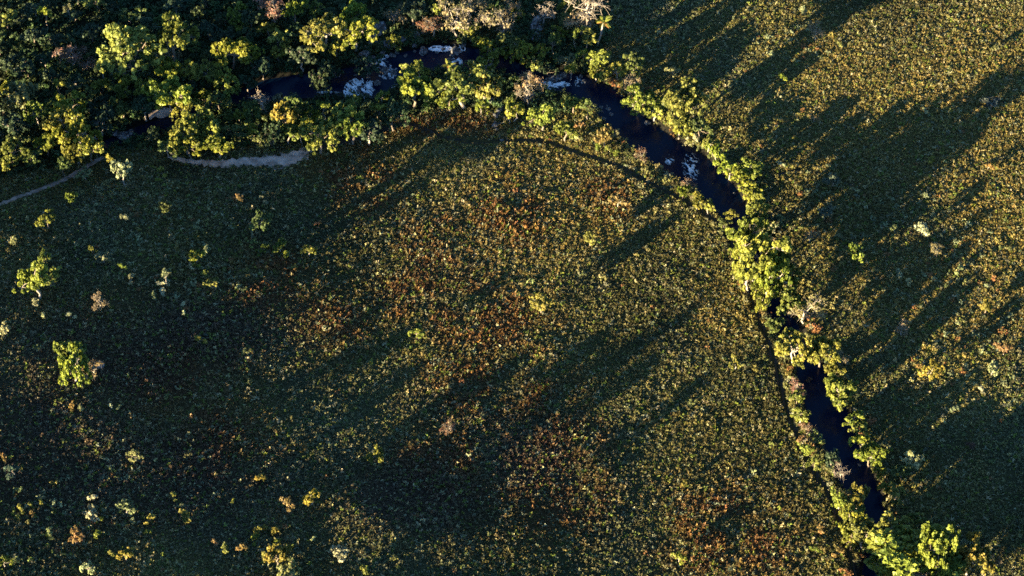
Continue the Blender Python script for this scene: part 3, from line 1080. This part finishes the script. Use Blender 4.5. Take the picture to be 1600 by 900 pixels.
    (483, 390, 17, 'g', "lime bush, last of the row along the shadow edge"),
    (55, 471, 16, 'p', "grey white bush in the dark below the lone wide lime tree"),
    (68, 494, 10, 'w', "tiny cream bush between the grey white one and the lobed tree"),
    (110, 492, 12, 'w', "cream bush above the lobed lime tree"),
    (154, 470, 22, 't', "pinkish brown dry bush in the dark meadow"),
    (8, 513, 18, 'w', "cream bush cut by the photo's edge"),
    (240, 462, 12, 'p', "pale little bush beyond the pinkish brown dry one"),
    (286, 473, 10, 'w', "tiny cream bush, upper of two dots in the dark middle"),
    (286, 487, 9, 'w', "tiny cream bush, lower of two dots in the dark middle"),
    (254, 454, 14, 'w', "cream cluster bush above the two cream dots"),
    (312, 529, 14, 'e', "yellow bush on a rusty grass clump"),
    (98, 548, 26, 'g', "upper lobe tree of the lone lime clump in the dark meadow"),
    (116, 571, 46, 'g', "main lime tree of the lone clump in the dark meadow"),
    (145, 573, 24, 't', "pinkish side tree of the lone lime clump"),
    (118, 555, 30, 'G', "dim green tree behind the lone lime clump"),
    (128, 604, 9, 'p', "tiny pale bush under the lone lime clump"),
    (113, 634, 15, 'o', "peach bush in the dark below the lone lime clump"),
    (126, 638, 10, 'p', "grey bush touching the peach one"),
    (173, 634, 9, 'w', "tiny white bush beyond the peach one"),
    (187, 634, 10, 'p', "dull pale bush next to the tiny white one"),
    (6, 712, 13, 'o', "orange bush at the photo's edge in the lower meadow"),
    (20, 735, 20, 'c', "bluish green bush by the photo's edge in the lower meadow"),
    (210, 711, 19, 'p', "smooth grey olive ball bush in the lower meadow"),
    (35, 797, 13, 'e', "orange yellow bush, first of a small cluster"),
    (50, 790, 9, 'y', "tiny olive bush in the orange yellow cluster"),
    (65, 786, 11, 'e', "yellow bush at the end of the orange yellow cluster"),
    (49, 802, 11, 'o', "brown orange bush under the orange yellow cluster"),
    (140, 802, 22, 'w', "cream speckled bush in the lower meadow"),
    (146, 778, 14, 'w', "loose cream bush above the cream speckled one"),
    (156, 812, 11, 'g', "green ball bush beside the cream speckled one"),
    (197, 791, 24, 'p', "wide pale green speckled bush in the lower meadow"),
    (235, 810, 15, 'e', "orange gold ring shaped bush"),
    (272, 774, 12, 'y', "yellow oval bush above the tall gold one"),
    (288, 806, 19, 'e', "tall gold bush with three tufts"),
    (283, 790, 10, 'p', "pale tuft bush on top of the tall gold one"),
    (117, 839, 22, 'o', "brown twiggy bush near the bottom corner"),
    (80, 835, 16, 'p', "pale green bush beside the brown twiggy one"),
    (152, 836, 14, 'g', "lime bush between the brown twiggy one and the gold pair"),
    (230, 832, 11, 'g', "green bush below the orange gold ring shaped one"),
    (195, 867, 21, 'e', "gold bush, larger of a pair near the bottom edge"),
    (173, 864, 12, 'y', "yellow bush, smaller of a pair near the bottom edge"),
    (137, 885, 19, 'w', "cream bush at the bottom edge below the gold pair"),
    (5, 876, 18, 'g', "bright lime bush in the bottom corner"),
    (395, 842, 15, 'g', "vivid lime bush at the shaded end of a loose row"),
    (378, 855, 16, 'o', "peach gold bush next to the vivid lime one"),
    (351, 856, 16, 'y', "dull gold bush in the loose row by the bottom edge"),
    (335, 847, 12, 'o', "brown bush starting the loose row by the bottom edge"),
    (364, 781, 9, 'g', "tiny bright bush above the loose row"),
    (407, 745, 16, 'e', "yellow bush with a pointed end in the lower middle meadow"),
    (405, 826, 16, 'e', "gold bush above the vivid lime one"),
    (430, 829, 15, 'e', "yellow gold bush in the dark beside the gold one"),
    (433, 845, 9, 'g', "tiny lime bush under the yellow gold one"),
    (432, 868, 32, 'e', "wide yellow green bush tree near the bottom edge"),
    (414, 866, 14, 'e', "orange yellow bush attached to the wide yellow green one"),
    (454, 889, 32, 'p', "pale yellow speckled bush tree at the bottom edge"),
    (485, 778, 22, 'e', "bright orange yellow bush in the dark middle meadow"),
    (451, 786, 20, 'o', "brown gold bush beside the bright orange yellow one"),
    (531, 863, 21, 'w', "cream white round bush in the dark near the bottom edge"),
    (490, 840, 9, 'w', "tiny white bush above the cream white round one"),
    (570, 892, 14, 'g', "lime bush cut by the bottom edge beyond the cream white one"),
    (590, 712, 24, 'y', "yellow green bush on the middle meadow's shadow edge"),
    (578, 700, 16, 'p', "grey green bush beside the yellow green one on the shadow edge"),
    (475, 698, 15, 'o', "orange tipped bush in the lower lit meadow"),
    (652, 519, 18, 'g', "vivid lime ball bush alone in the central meadow"),
    (702, 665, 23, 'r', "pinkish dry round bush in the central meadow's shadow"),
    (844, 470, 32, 'e', "golden yellow rounded bush, largest in the central meadow"),
    (1150, 567, 19, 'e', "yellow green bush in the meadow near the lower footpath"),
    (922, 373, 20, 'e', "golden bush between the central meadow and the footpath"),
    (937, 306, 16, 'o', "orange bush, smaller of two orange ones under the upper footpath"),
    (965, 313, 20, 'o', "wider orange bush under the upper footpath"),
    (1062, 870, 18, 'g', "lime green bush near the bottom edge of the lit meadow"),
    (1070, 755, 12, 'e', "small gold bush low in the lit meadow"),
    # the far meadow beyond the river
    (1337, 392, 26, 'g', "bright lime bush alone in the shade beyond the river"),
    (1441, 357, 17, 'w', "tall cream stemmed bush on the far meadow", 's'),
    (1397, 357, 14, 'p', "pale bush on the streak beside the tall cream stemmed one"),
    (1302, 280, 20, 'c', "bluish grey bush by the gully beyond the river"),
    (1290, 331, 20, 'c', "bluish leafless looking bush below the gully"),
    (1267, 366, 20, 't', "pinkish grey bush between the river grove and the lone lime bush"),
    (1316, 371, 12, 'p', "small pale bush above the lone lime bush"),
    (1465, 388, 20, 't', "pinkish dry bush on the far meadow below the tall cream one"),
    (1220, 257, 11, 'w', "white dot bush at the head of the gully"),
    (1410, 510, 22, 't', "tan white twiggy bush on the far meadow's light streak"),
    (1457, 580, 26, 'e', "wide yellow bush on the far meadow"),
    (1439, 573, 14, 'o', "orange bush touching the wide yellow one"),
    (1552, 576, 19, 'w', "grey white bush in the far meadow's shade"),
    (1542, 478, 20, 'e', "golden flat bush on the sunlit far meadow"),
    (1570, 543, 20, 'o', "rust gold bush by the photo's edge on the far meadow"),
    (1519, 695, 14, 'r', "pink bush alone in the dark corner of the far meadow"),
    (1222, 122, 14, 'g', "yellow green bush on the upper far meadow near the ditch shadow"),
    (1557, 75, 13, 'p', "pale bush inside the end of the long shadow"),
    (1514, 156, 10, 'o', "orange dot bush in the long shadow by the ditch"),
    (1550, 156, 20, 'c', "grey green bush beside the ditch end"),
    (1275, 45, 25, 't', "tan bush among the upper far meadow's grass"),
    (1255, 14, 15, 'w', "white twiggy bush near the top edge of the far meadow"),
    (1241, 216, 9, 'e', "tiny gold bush in the shadow beyond the domed giant"),
    (1445, 172, 9, 'w', "white dot bush in the middle of the long shadow"),
    (1272, 185, 14, 't', "pale twiggy bush at the shadow's rim on the far meadow"),
    (1455, 250, 14, 'e', "gold bush at the long shadow's lower rim"),
    (1545, 260, 12, 'o', "orange dot bush on the bright far meadow"),
    (1405, 430, 16, 'w', "cream bush low on the far meadow's streaks"),
    (1420, 440, 14, 'w', "pale cream bush just below another on the streaks"),
    (1500, 420, 14, 'p', "grey bush on the far meadow beside the sunlit slope"),
    (1490, 640, 12, 'p', "pale dot bush under the far meadow's last light streak"),
    (1535, 610, 11, 'w', "white dot bush below the grey white one"),
]
for row in PLANTS:
    px, py, w, tint, label = row[:5]
    opt = row[5] if len(row) > 5 else ''
    if opt == 's':
        plant(px, py, w, tint, label, kind='slender' if w < 17 else 'medium', tall=1.15, name="sapling", cat="young tree", group="young trees of the forest and banks")
    elif opt == 'low':
        plant(px, py, w, tint, label, tall=.7)
    elif opt == 'high':
        plant(px, py, w, tint, label, tall=1.75)
    elif opt == 'tall':
        plant(px, py, w, tint, label, tall=1.42)
    else:
        plant(px, py, w, tint, label)

# ------------------------------------------------------------------ canopy in the shade of the upper forest
FILL = random.Random(21)
placed = [(p[0], p[1], p[2]) for p in PLANTS]
n_fill = 0
fill = []
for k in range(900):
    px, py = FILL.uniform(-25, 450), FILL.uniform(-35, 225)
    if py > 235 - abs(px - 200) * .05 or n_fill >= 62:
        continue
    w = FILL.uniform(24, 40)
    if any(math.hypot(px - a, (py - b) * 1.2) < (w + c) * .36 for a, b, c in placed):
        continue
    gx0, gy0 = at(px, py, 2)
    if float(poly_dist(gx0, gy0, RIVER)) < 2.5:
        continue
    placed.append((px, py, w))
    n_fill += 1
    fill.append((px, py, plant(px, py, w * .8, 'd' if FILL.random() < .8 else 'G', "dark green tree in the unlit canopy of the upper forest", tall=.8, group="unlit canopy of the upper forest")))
# say where each one stands: beside which easily found tree, and on which side of it
MARKS = [(9, 30, "rusty topped yellow tree"), (71, 22, "small bright round treetop"), (106, 12, "small pale grey treetop"), (110, 82, "reddish brown dry tree"), (195, 78, "broad sunlit crown"),
         (265, 58, "tall upright lit tree"), (371, 22, "lit column of trees"), (361, 78, "bright loose tree"), (28, 146, "pale cream green tree"), (154, 131, "small dense round tree"),
         (192, 132, "yellow golden tree pair"), (263, 148, "big tree over the hollow"), (353, 131, "orange flecked yellow tree"), (110, 163, "bright twin clumped tree"), (108, 203, "olive pair by the rock pile"),
         (305, 190, "white limbed tree"), (135, 98, "little pinkish dry tree"), (70, 221, "open centred green tree"), (190, 214, "grey rock pile"), (425, 130, "dark pool"), (296, 108, "round lit tree of mid forest"),
         (425, 9, "red brown top edge tree"), (57, 178, "mid green lone tree"), (222, 139, "feathery green tree"), (385, 195, "round tree above the sand bank")]
taken = set()
pairs = sorted((math.hypot(fx - mx, fy - my), i, j) for i, (fx, fy, _o) in enumerate(fill) for j, (mx, my, _n) in enumerate(MARKS))
done = set()
for dd, i, j in pairs:
    fx, fy, o = fill[i]
    mx, my, nm = MARKS[j]
    side = ("on the pool side of" if fx > mx else "on the photo edge side of") if abs(fx - mx) > abs(fy - my) else ("above" if fy < my else "below")
    if i in done or dd > 110 or (j, side) in taken:
        continue
    done.add(i)
    taken.add((j, side))
    o["label"] = f"dark green shaded tree {side} the {nm}"

# trees just outside the frame: they stand on the sunny side and throw the long shadows over the meadow
for k, (px, py, w) in enumerate([(440, 960, 30), (540, 990, 30), (300, 1010, 36), (1260, 960, 50), (1310, 985, 60), (1200, 985, 44), (1240, 1020, 60), (1330, 945, 40), (1440, 965, 46), (1390, 985, 70), (1590, 950, 44), (1480, 1040, 40),
                                    (-40, 215, 50), (-55, 170, 50), (-45, 110, 50), (-75, 250, 50), (-40, 60, 44), (-60, 300, 40)]):
    plant(px, py, w, 'G', tall=1.3, label="broadleaf tree standing just outside the frame and shading the meadow", group="trees outside the frame")


# ------------------------------------------------------------------ palms
def palm(px, py, w, foot_px, foot_py, label, tint, fronds=15):
    x, y = map(float, at(foot_px, foot_py))
    z = float(height(x, y))
    mpp = metres_per_px(x, y)
    R = w * mpp * .5
    H = (foot_py - py) * mpp / math.cos(PITCH)
    lean = (px - foot_px) * mpp
    r = np.random.default_rng(int(px))
    root = bpy.data.objects.new("palm_tree", None)
    COL.objects.link(root)
    root.location = (x, y, z)
    top = np.array([lean, 0, H])
    v, f = tube(bent((0, 0, -.4), top, r, .01, 6), np.linspace(.30, .20, 7) * (R / 2.2), 8)
    mesh_obj("trunk", v, f, M_PALEBARK, root, smooth_faces=True)
    pts, nrm = [], []
    # one frond: an arching rib with leaflets on both sides, built once and shared
    parts = []
    n = 16
    rib = [np.array([R * 1.08 * k / n, 0, R * (.42 * (k / n) - .75 * (k / n) ** 2)]) for k in range(n + 1)]
    parts.append(tube(rib[::2], np.linspace(.06, .015, len(rib[::2])), 3))
    lv, lf = [], []
    for k in range(2, n + 1):
        L = R * .34 * math.sin(PI * min(1, .18 + .8 * k / n)) + .05
        for s in (-1, 1):
            a = rib[k]
            d = np.array([.45, s * 1.0, -.38])
            d /= np.linalg.norm(d)
            b = a + d * L
            wv = np.array([.09, 0, .02]) * R / 2.0
            q = len(lv)
            lv += [a - wv, a + wv, b + wv * .4, b - wv * .4]
            lf.append((q, q + 1, q + 2, q + 3))
    parts2 = np.array(lv), np.array(lf)
    tv, tf = join([parts[0], parts2])
    tone = np.r_[np.full(len(parts[0][0]), .5), r.uniform(.35, .8, len(lv))]
    proto = mesh_obj("frond", tv, tf, M_LEAF, link=False, attrs={"tone": tone})
    for k in range(fronds):
        o = bpy.data.objects.new("frond", proto.data)
        COL.objects.link(o)
        o.parent = root
        o.location = top
        ring = k % 3
        o.rotation_euler = (r.uniform(-.15, .15), (-.75, -.2, .35)[ring] + r.uniform(-.12, .12), 2 * PI * k / fronds * 2.62 + r.uniform(-.15, .15))
        sc = r.uniform(.85, 1.08)
        o.scale = (sc, sc, sc)
        c = np.array(TINTS[tint]) * r.uniform(.85, 1.2)
        if ring == 2 and r.uniform() < .6:
            c = np.array([.30, .17, .05])
            o["label"] = "withered tan frond hanging low"
        o.color = (*c, 1)
    return tag(root, label, "palm tree", "palm trees by the river")


palm(942, 38, 26, 934, 71, "tall palm with a pale bare trunk at the river's entrance to the meadow", 'g')
palm(702, 106, 22, 696, 141, "small palm with a thin pale trunk above the golden trees by the rapids", 'y', 12)
palm(436, 56, 20, 434, 74, "little palm leaved crown over the dark pool's far shore", 'y', 12)


# ------------------------------------------------------------------ boulders in the rapids and on the banks
def boulder_mesh(seed):
    import bmesh
    bm = bmesh.new()
    bmesh.ops.create_icosphere(bm, subdivisions=3, radius=1)
    r = np.random.default_rng(seed)
    cuts = r.normal(size=(9, 3))
    cuts /= np.linalg.norm(cuts, axis=1, keepdims=True)
    off = r.uniform(.55, .9, 9)
    for v in bm.verts:
        p = np.array(v.co)
        for c, o in zip(cuts, off):
            e = p @ c - o
            if e > 0:
                p = p - c * e * .92
        p *= 1 + .06 * math.sin(7 * p[0] + seed) * math.sin(6 * p[1] + 2) + .05 * math.sin(13 * p[2] + 5 * p[0])
        p[2] *= .68
        v.co = p
    me = bpy.data.meshes.new("boulder")
    bm.to_mesh(me)
    bm.free()
    me.materials.append(M_ROCK)
    return me


BOULDERS = [boulder_mesh(50 + k) for k in range(6)]
ROCKS = [
    (590, 45, 30, 40, "big grey rock slab at the head of the rapids under bright trees"), (584, 66, 22, 20, "grey boulder below the big slab at the rapids' head"), (603, 70, 18, 18, "grey boulder beside the big slab in the rapids"),
    (628, 62, 14, 16, "dark boulder next to the lone small tree in the rapids"), (650, 55, 13, 16, "pale streaked boulder in the upper rapids' dark water"), (662, 85, 18, 20, "dark grey boulder under the upper white rapids"),
    (712, 85, 18, 20, "grey swirled boulder below the upper white rapids"), (724, 70, 9, 18, "upright pale rock at the end of the upper white rapids"), (600, 116, 16, 16, "wet boulder between two foam runs above the foam patch"),
    (614, 118, 12, 14, "small wet boulder beside the dark gap of the rapids"), (568, 85, 24, 12, "reddish brown flat boulder above the big foam patch"), (572, 152, 14, 10, "tan lit boulder in the big foam patch"),
    (590, 135, 13, 12, "grey boulder on the rim of the big foam patch"), (840, 40, 26, 34, "bluish grey slab at the top edge between bare trees"), (838, 58, 18, 18, "bluish grey boulder under the top edge slab"),
    (868, 128, 30, 14, "flat dark boulder over which the curved white rapid bends"), (880, 120, 16, 12, "grey boulder above the curved white rapid"), (766, 156, 12, 22, "grey streaked boulder at the meadow's rocky head"),
    (780, 172, 13, 18, "grey boulder below the streaked one at the meadow's rocky head"), (774, 195, 12, 14, "pale boulder lowest at the meadow's rocky head"), (190, 214, 36, 18, "grey rock pile slab beside the dirt trail's hidden stretch"),
    (180, 207, 16, 10, "grey rock on top of the rock pile slab"), (203, 210, 14, 12, "grey rock at the hollow side of the rock pile"), (1012, 195, 11, 9, "pale lit boulder alone in the wide river"),
    (938, 172, 9, 6, "pale stone at the head of the shoal in the wide river"), (950, 174, 10, 7, "tan stone amid the shoal in the wide river"), (954, 183, 9, 7, "grey stone at the shoal's deep side"), (926, 176, 8, 6, "small stone at the shoal's bank side"),
    (972, 148, 8, 6, "pale stone under the far bank where the river widens"), (944, 186, 8, 6, "dark stone lowest in the shoal"), (912, 132, 8, 9, "pale stone in the run between rapids and wide river"), (908, 118, 8, 8, "grey stone at the top of that run below the olive brown tree"),
    (1041, 275, 11, 9, "rosy boulder at the meadow bank of the wide river"), (1147, 305, 5, 4, "tiny stone in the dark water before the river narrows"), (155, 570, 15, 12, "dark blue grey boulder tucked beside the lone lime clump"),
    (1342, 731, 6, 5, "tan stone at the water's edge below the lower pool"), (1393, 795, 5, 4, "pale stone on the narrow river's far edge"),
]
for px, py, w, h, label in ROCKS:
    x, y = map(float, at(px, py, .3))
    r = random.Random(px * 31 + py)
    o = bpy.data.objects.new("boulder", r.choice(BOULDERS))
    COL.objects.link(o)
    g = float(height(x, y))
    sx, sy = w / 10, h / 7.4
    sz = min(1.9, (sx + sy) * .42)
    o.location = (x, y, max(g, WATER_Z - .1) + sz * .18)
    o.scale = (sx, sy, sz)
    o.rotation_euler = (r.uniform(-.15, .15), r.uniform(-.15, .15), r.uniform(-.5, .5))
    tag(o, label, "boulder", "boulders of the rapids and river")
STONE = random.Random(77)
for k in range(64):
    cx, cy, sx, sy = STONE.choice([(590, 110, 34, 36), (600, 75, 30, 22), (690, 80, 34, 24), (650, 95, 40, 20), (870, 130, 34, 16), (930, 172, 26, 12), (775, 185, 12, 26), (560, 135, 26, 20), (840, 140, 20, 14)])
    px, py = STONE.gauss(cx, sx * .6), STONE.gauss(cy, sy * .6)
    x, y = map(float, at(px, py, .2))
    if float(poly_dist(x, y, RIVER)) > 1.5 and abs(px - 775) > 20:
        continue
    o = bpy.data.objects.new("boulder", STONE.choice(BOULDERS))
    COL.objects.link(o)
    w = STONE.uniform(.5, 1.5)
    o.location = (x, y, max(float(height(x, y)), WATER_Z - .1) + w * .15)
    o.scale = (w, w * STONE.uniform(.6, 1), w * STONE.uniform(.6, 1.1))
    o.rotation_euler = (STONE.uniform(-.3, .3), STONE.uniform(-.3, .3), STONE.uniform(0, 3))
    tag(o, "small dark wet stone strewn in the river's broken water", "boulder", "small stones strewn in the rapids")


# ------------------------------------------------------------------ ground cover: tussocks and low scrub, too many to count
def hidden_source(name, v, f, tone, mat):
    return mesh_obj(name, v, f, mat, attrs={"tone": tone}, link=False)


def tussock(seed, blades, spread, hgt, width):
    r = np.random.default_rng(seed)
    v, f, tn = [], [], []
    for k in range(blades):
        a = r.uniform(0, 2 * PI)
        lean = abs(r.normal()) * spread
        b = np.array([math.cos(a), math.sin(a), 0])
        side = np.array([-b[1], b[0], 0]) * width * r.uniform(.6, 1.3)
        root = b * r.uniform(0, .12)
        h = hgt * r.uniform(.55, 1.1)
        mid = root + b * lean * .45 + np.array([0, 0, h * .7])
        tip = root + b * lean + np.array([0, 0, h * r.uniform(.75, 1.05)])
        q = len(v)
        v += [root - side * .6, root + side * .6, mid + side, mid - side, tip]
        f += [(q, q + 1, q + 2, q + 3), (q + 3, q + 2, q + 4, q + 4)]
        t = np.clip(r.uniform(.2, .9), 0, 1)
        tn += [t * .5, t * .5, t, t, min(1, t * 1.2)]
    return np.array(v), f, tn


def clump_plant(seed, R, clumps, leaves, leaf, cr):
    r = np.random.default_rng(seed)
    c = r.normal(size=(clumps, 3)) * np.array([.45, .45, .25]) * R + np.array([0, 0, R * .55])
    n = r.normal(size=(clumps * leaves, 3))
    n /= np.linalg.norm(n, axis=1, keepdims=True)
    p = np.repeat(c, leaves, 0) + n * cr * r.uniform(.4, 1.05, (len(n), 1))
    p[:, 2] = np.abs(p[:, 2])
    V, F = leaf_quads(p, n + r.normal(size=n.shape) * .5 + [0, 0, .3], leaf, r)
    t = np.repeat(np.clip(np.repeat(r.uniform(.2, .85, clumps), leaves) + r.normal(size=len(p)) * .12, 0, 1), 4)
    return V, F, t


def make_sources():
    tufts = bpy.data.collections.new("tussock_kinds")
    scrub = bpy.data.collections.new("scrub_kinds")
    for k in range(5):
        v, f, t = tussock(300 + k, 20, .30, .62, .075)
        f = [g if g[2] != g[3] else g[:3] for g in f]
        tufts.objects.link(hidden_source(f"kind_{k}_tussock", v, f, t, M_TUFT))
    for k in range(4):
        v, f, t = clump_plant(400 + k, .62, 5, 11, .17, .26)
        tufts.objects.link(hidden_source(f"kind_{5 + k}_herb", v, f, t, M_TUFT))
    for k in range(5):
        v, f, t = clump_plant(500 + k, 1.0, 10, 20, .19, .36)
        scrub.objects.link(hidden_source(f"kind_{k}_scrub", v, f, t, M_TUFT))
    return tufts, scrub


TUFTS, SCRUB = make_sources()


def scatter(name, label, P, tint, scale, kindidx, collection):
    n = len(P)
    me = bpy.data.meshes.new(name)
    me.vertices.add(n)
    me.vertices.foreach_set("co", P.astype(np.float32).ravel())
    a = me.attributes.new("tint", 'FLOAT_COLOR', 'POINT')
    a.data.foreach_set("color", np.c_[tint, np.ones(n)].astype(np.float32).ravel())
    a = me.attributes.new("size", 'FLOAT_VECTOR', 'POINT')
    a.data.foreach_set("vector", scale.astype(np.float32).ravel())
    a = me.attributes.new("turn", 'FLOAT_VECTOR', 'POINT')
    a.data.foreach_set("vector", np.c_[rng.normal(size=n) * .12, rng.normal(size=n) * .12, rng.uniform(0, 6.28, n)].astype(np.float32).ravel())
    a = me.attributes.new("pick", 'INT', 'POINT')
    a.data.foreach_set("value", kindidx.astype(np.int32))
    o = bpy.data.objects.new(name, me)
    COL.objects.link(o)
    g = bpy.data.node_groups.new(name, 'GeometryNodeTree')
    g.interface.new_socket("Geometry", in_out='INPUT', socket_type='NodeSocketGeometry')
    g.interface.new_socket("Geometry", in_out='OUTPUT', socket_type='NodeSocketGeometry')
    gi, go = g.nodes.new("NodeGroupInput"), g.nodes.new("NodeGroupOutput")
    ip = g.nodes.new("GeometryNodeInstanceOnPoints")
    ci = g.nodes.new("GeometryNodeCollectionInfo")
    ci.inputs["Collection"].default_value = collection
    ci.inputs["Separate Children"].default_value = True
    ci.inputs["Reset Children"].default_value = True
    g.links.new(gi.outputs[0], ip.inputs["Points"])
    g.links.new(ci.outputs[0], ip.inputs["Instance"])
    ip.inputs["Pick Instance"].default_value = True
    for an, ty, sock in (("pick", 'INT', "Instance Index"), ("size", 'FLOAT_VECTOR', "Scale"), ("turn", 'FLOAT_VECTOR', "Rotation")):
        na = g.nodes.new("GeometryNodeInputNamedAttribute")
        na.data_type = ty
        na.inputs[0].default_value = an
        if sock == "Rotation":
            er = g.nodes.new("FunctionNodeEulerToRotation")
            g.links.new(na.outputs[0], er.inputs[0])
            g.links.new(er.outputs[0], ip.inputs[sock])
        else:
            g.links.new(na.outputs[0], ip.inputs[sock])
    g.links.new(ip.outputs[0], go.inputs[0])
    m = o.modifiers.new("scatter", 'NODES')
    m.node_group = g
    return tag(o, label, kind="stuff")


def jitter_grid(step, x0, x1, y0, y1):
    ax, ay = np.arange(x0, x1, step), np.arange(y0, y1, step)
    A, B = np.meshgrid(ax, ay)
    A = A + rng.uniform(-.48, .48, A.shape) * step
    B = B + rng.uniform(-.48, .48, B.shape) * step
    return A.ravel(), B.ravel()


def in_view(x, y, margin):
    z = 2.0
    dx, dy, dz = x - CAM[0], y - CAM[1], z - CAM[2]
    dep = dy * FWD[1] + dz * FWD[2]
    k = math.tan(HFOV / 2) * dep
    sx, sy = dx / k, (dy * UPV[1] + dz * UPV[2]) / k
    return (np.abs(sx) < 1 + margin) & (np.abs(sy) < .5625 + margin)


def place_cover():
    x, y = jitter_grid(.53, -230, 230, -175, 190)
    ok = in_view(x, y, .10)
    dens = .78 + .4 * (noise(x, y, 6, 41) - .5) + .25 * (noise(x, y, 22, 42) - .5)
    ok &= rng.uniform(size=len(x)) < dens
    x, y = x[ok], y[ok]
    ok = (poly_dist(x, y, RIVER) > 1.4)
    for ln, w in ((PATH, .45), (GULLY, .0), (DITCH, .0), (TRAIL, .35), (SANDL, .5), (HOLLOW, .4)):
        ok &= poly_dist(x, y, ln) > w + (noise(x, y, 1.8, 77) - .62) * (1.0 if ln is PATH else 2.6)
    x, y = x[ok], y[ok]
    forest = in_poly(x, y, FOREST)
    ok = ~forest | (rng.uniform(size=len(x)) < .35)
    x, y, forest = x[ok], y[ok], forest[ok]
    n = len(x)
    z = height(x, y)
    for line, depth in ((PATH, .6), (GULLY, .4), (DITCH, .5), (TRAIL, .15)):
        z = z - depth * (1 - smooth(-.3, 1.0, poly_dist(x, y, line)))
    c = cover_colour(x, y)
    # each plant is its own: straw, fresh, rusty and grey ones among the rest
    u = rng.uniform(size=n)
    straw, fresh, grey = np.array([.32, .29, .15]), np.array([.135, .17, .03]), np.array([.17, .185, .105])
    c = np.where((u < .11)[:, None], straw, c)
    c = np.where(((u > .11) & (u < .22))[:, None], fresh, c)
    c = np.where(((u > .22) & (u < .26))[:, None], grey, c)
    c = c * rng.uniform(.55, 1.45, (n, 1)) * np.c_[rng.uniform(.88, 1.12, n), np.ones(n), rng.uniform(.8, 1.2, n)]
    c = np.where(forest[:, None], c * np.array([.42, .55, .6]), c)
    s = np.clip(rng.lognormal(0, .30, n), .5, 2.0) * (.44 + .62 * noise(x, y, 13, 43))
    sc = np.c_[s, s, s * rng.uniform(.75, 1.2, n)]
    pick = np.where(rng.uniform(size=n) < .55 + .5 * (noise(x, y, 15, 44) - .5), rng.integers(0, 5, n), rng.integers(5, 9, n))
    rusty = blobs(x, y, rust_w) * (noise(x, y, 7, 12) > .38)
    pick = np.where((rusty > .3) & (rng.uniform(size=n) < .85), rng.integers(0, 5, n), pick)
    sc[:, 2] *= 1 + .7 * np.clip(rusty, 0, 1)
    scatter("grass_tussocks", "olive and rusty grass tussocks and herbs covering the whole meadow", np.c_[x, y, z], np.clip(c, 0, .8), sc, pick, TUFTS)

    # low scrub: thick under the forest and along the banks, thin on the meadow
    x, y = jitter_grid(1.5, -230, 230, -175, 190)
    ok = in_view(x, y, .08)
    d = poly_dist(x, y, RIVER)
    forest = in_poly(x, y, FOREST)
    bank = (d > .3) & (d < 1.5 + 8 * noise(x, y, 9, 58) ** 1.5)
    patch = np.clip(noise(x, y, 16, 51) - .62, 0, 1) * .8
    pale = blobs(x, y, pale_w)
    p = np.where(forest, .62, np.where(bank, .35 + .6 * (noise(x, y, 5, 59) > .45), .022 + patch +   .30 * pale))
    ok &= (rng.uniform(size=len(x)) < p) & (d > .2)
    for ln, w in ((PATH, .5), (GULLY, .5), (TRAIL, .9), (SANDL, .9), (HOLLOW, .6)):
        ok &= poly_dist(x, y, ln) > w
    x, y, forest, bank, pale = x[ok], y[ok], forest[ok], bank[ok], pale[ok]
    n = len(x)
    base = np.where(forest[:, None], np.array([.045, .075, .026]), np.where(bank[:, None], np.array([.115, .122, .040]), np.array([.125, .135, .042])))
    c = base * rng.uniform(.55, 1.5, (n, 1)) * np.c_[rng.uniform(.8, 1.3, n), np.ones(n), rng.uniform(.8, 1.3, n)]
    u = rng.uniform(size=n)
    c = np.where(((u < .12) & ~forest)[:, None], np.array([.24, .12, .045]), c)
    c = np.where(((u > .9) & ~forest)[:, None], np.array([.26, .25, .15]), c)
    c = np.where(((u > .45) & (pale > .35) & ~forest)[:, None], np.array([.20, .225, .12]) * rng.uniform(.6, 1.4, (n, 1)), c)
    s = np.clip(rng.lognormal(0, .35, n), .5, 2.2) * np.where(forest, 1.15, np.where(bank, .95, .62))
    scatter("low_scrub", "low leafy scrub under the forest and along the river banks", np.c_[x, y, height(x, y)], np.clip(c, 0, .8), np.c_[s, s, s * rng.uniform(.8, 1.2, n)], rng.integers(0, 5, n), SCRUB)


place_cover()
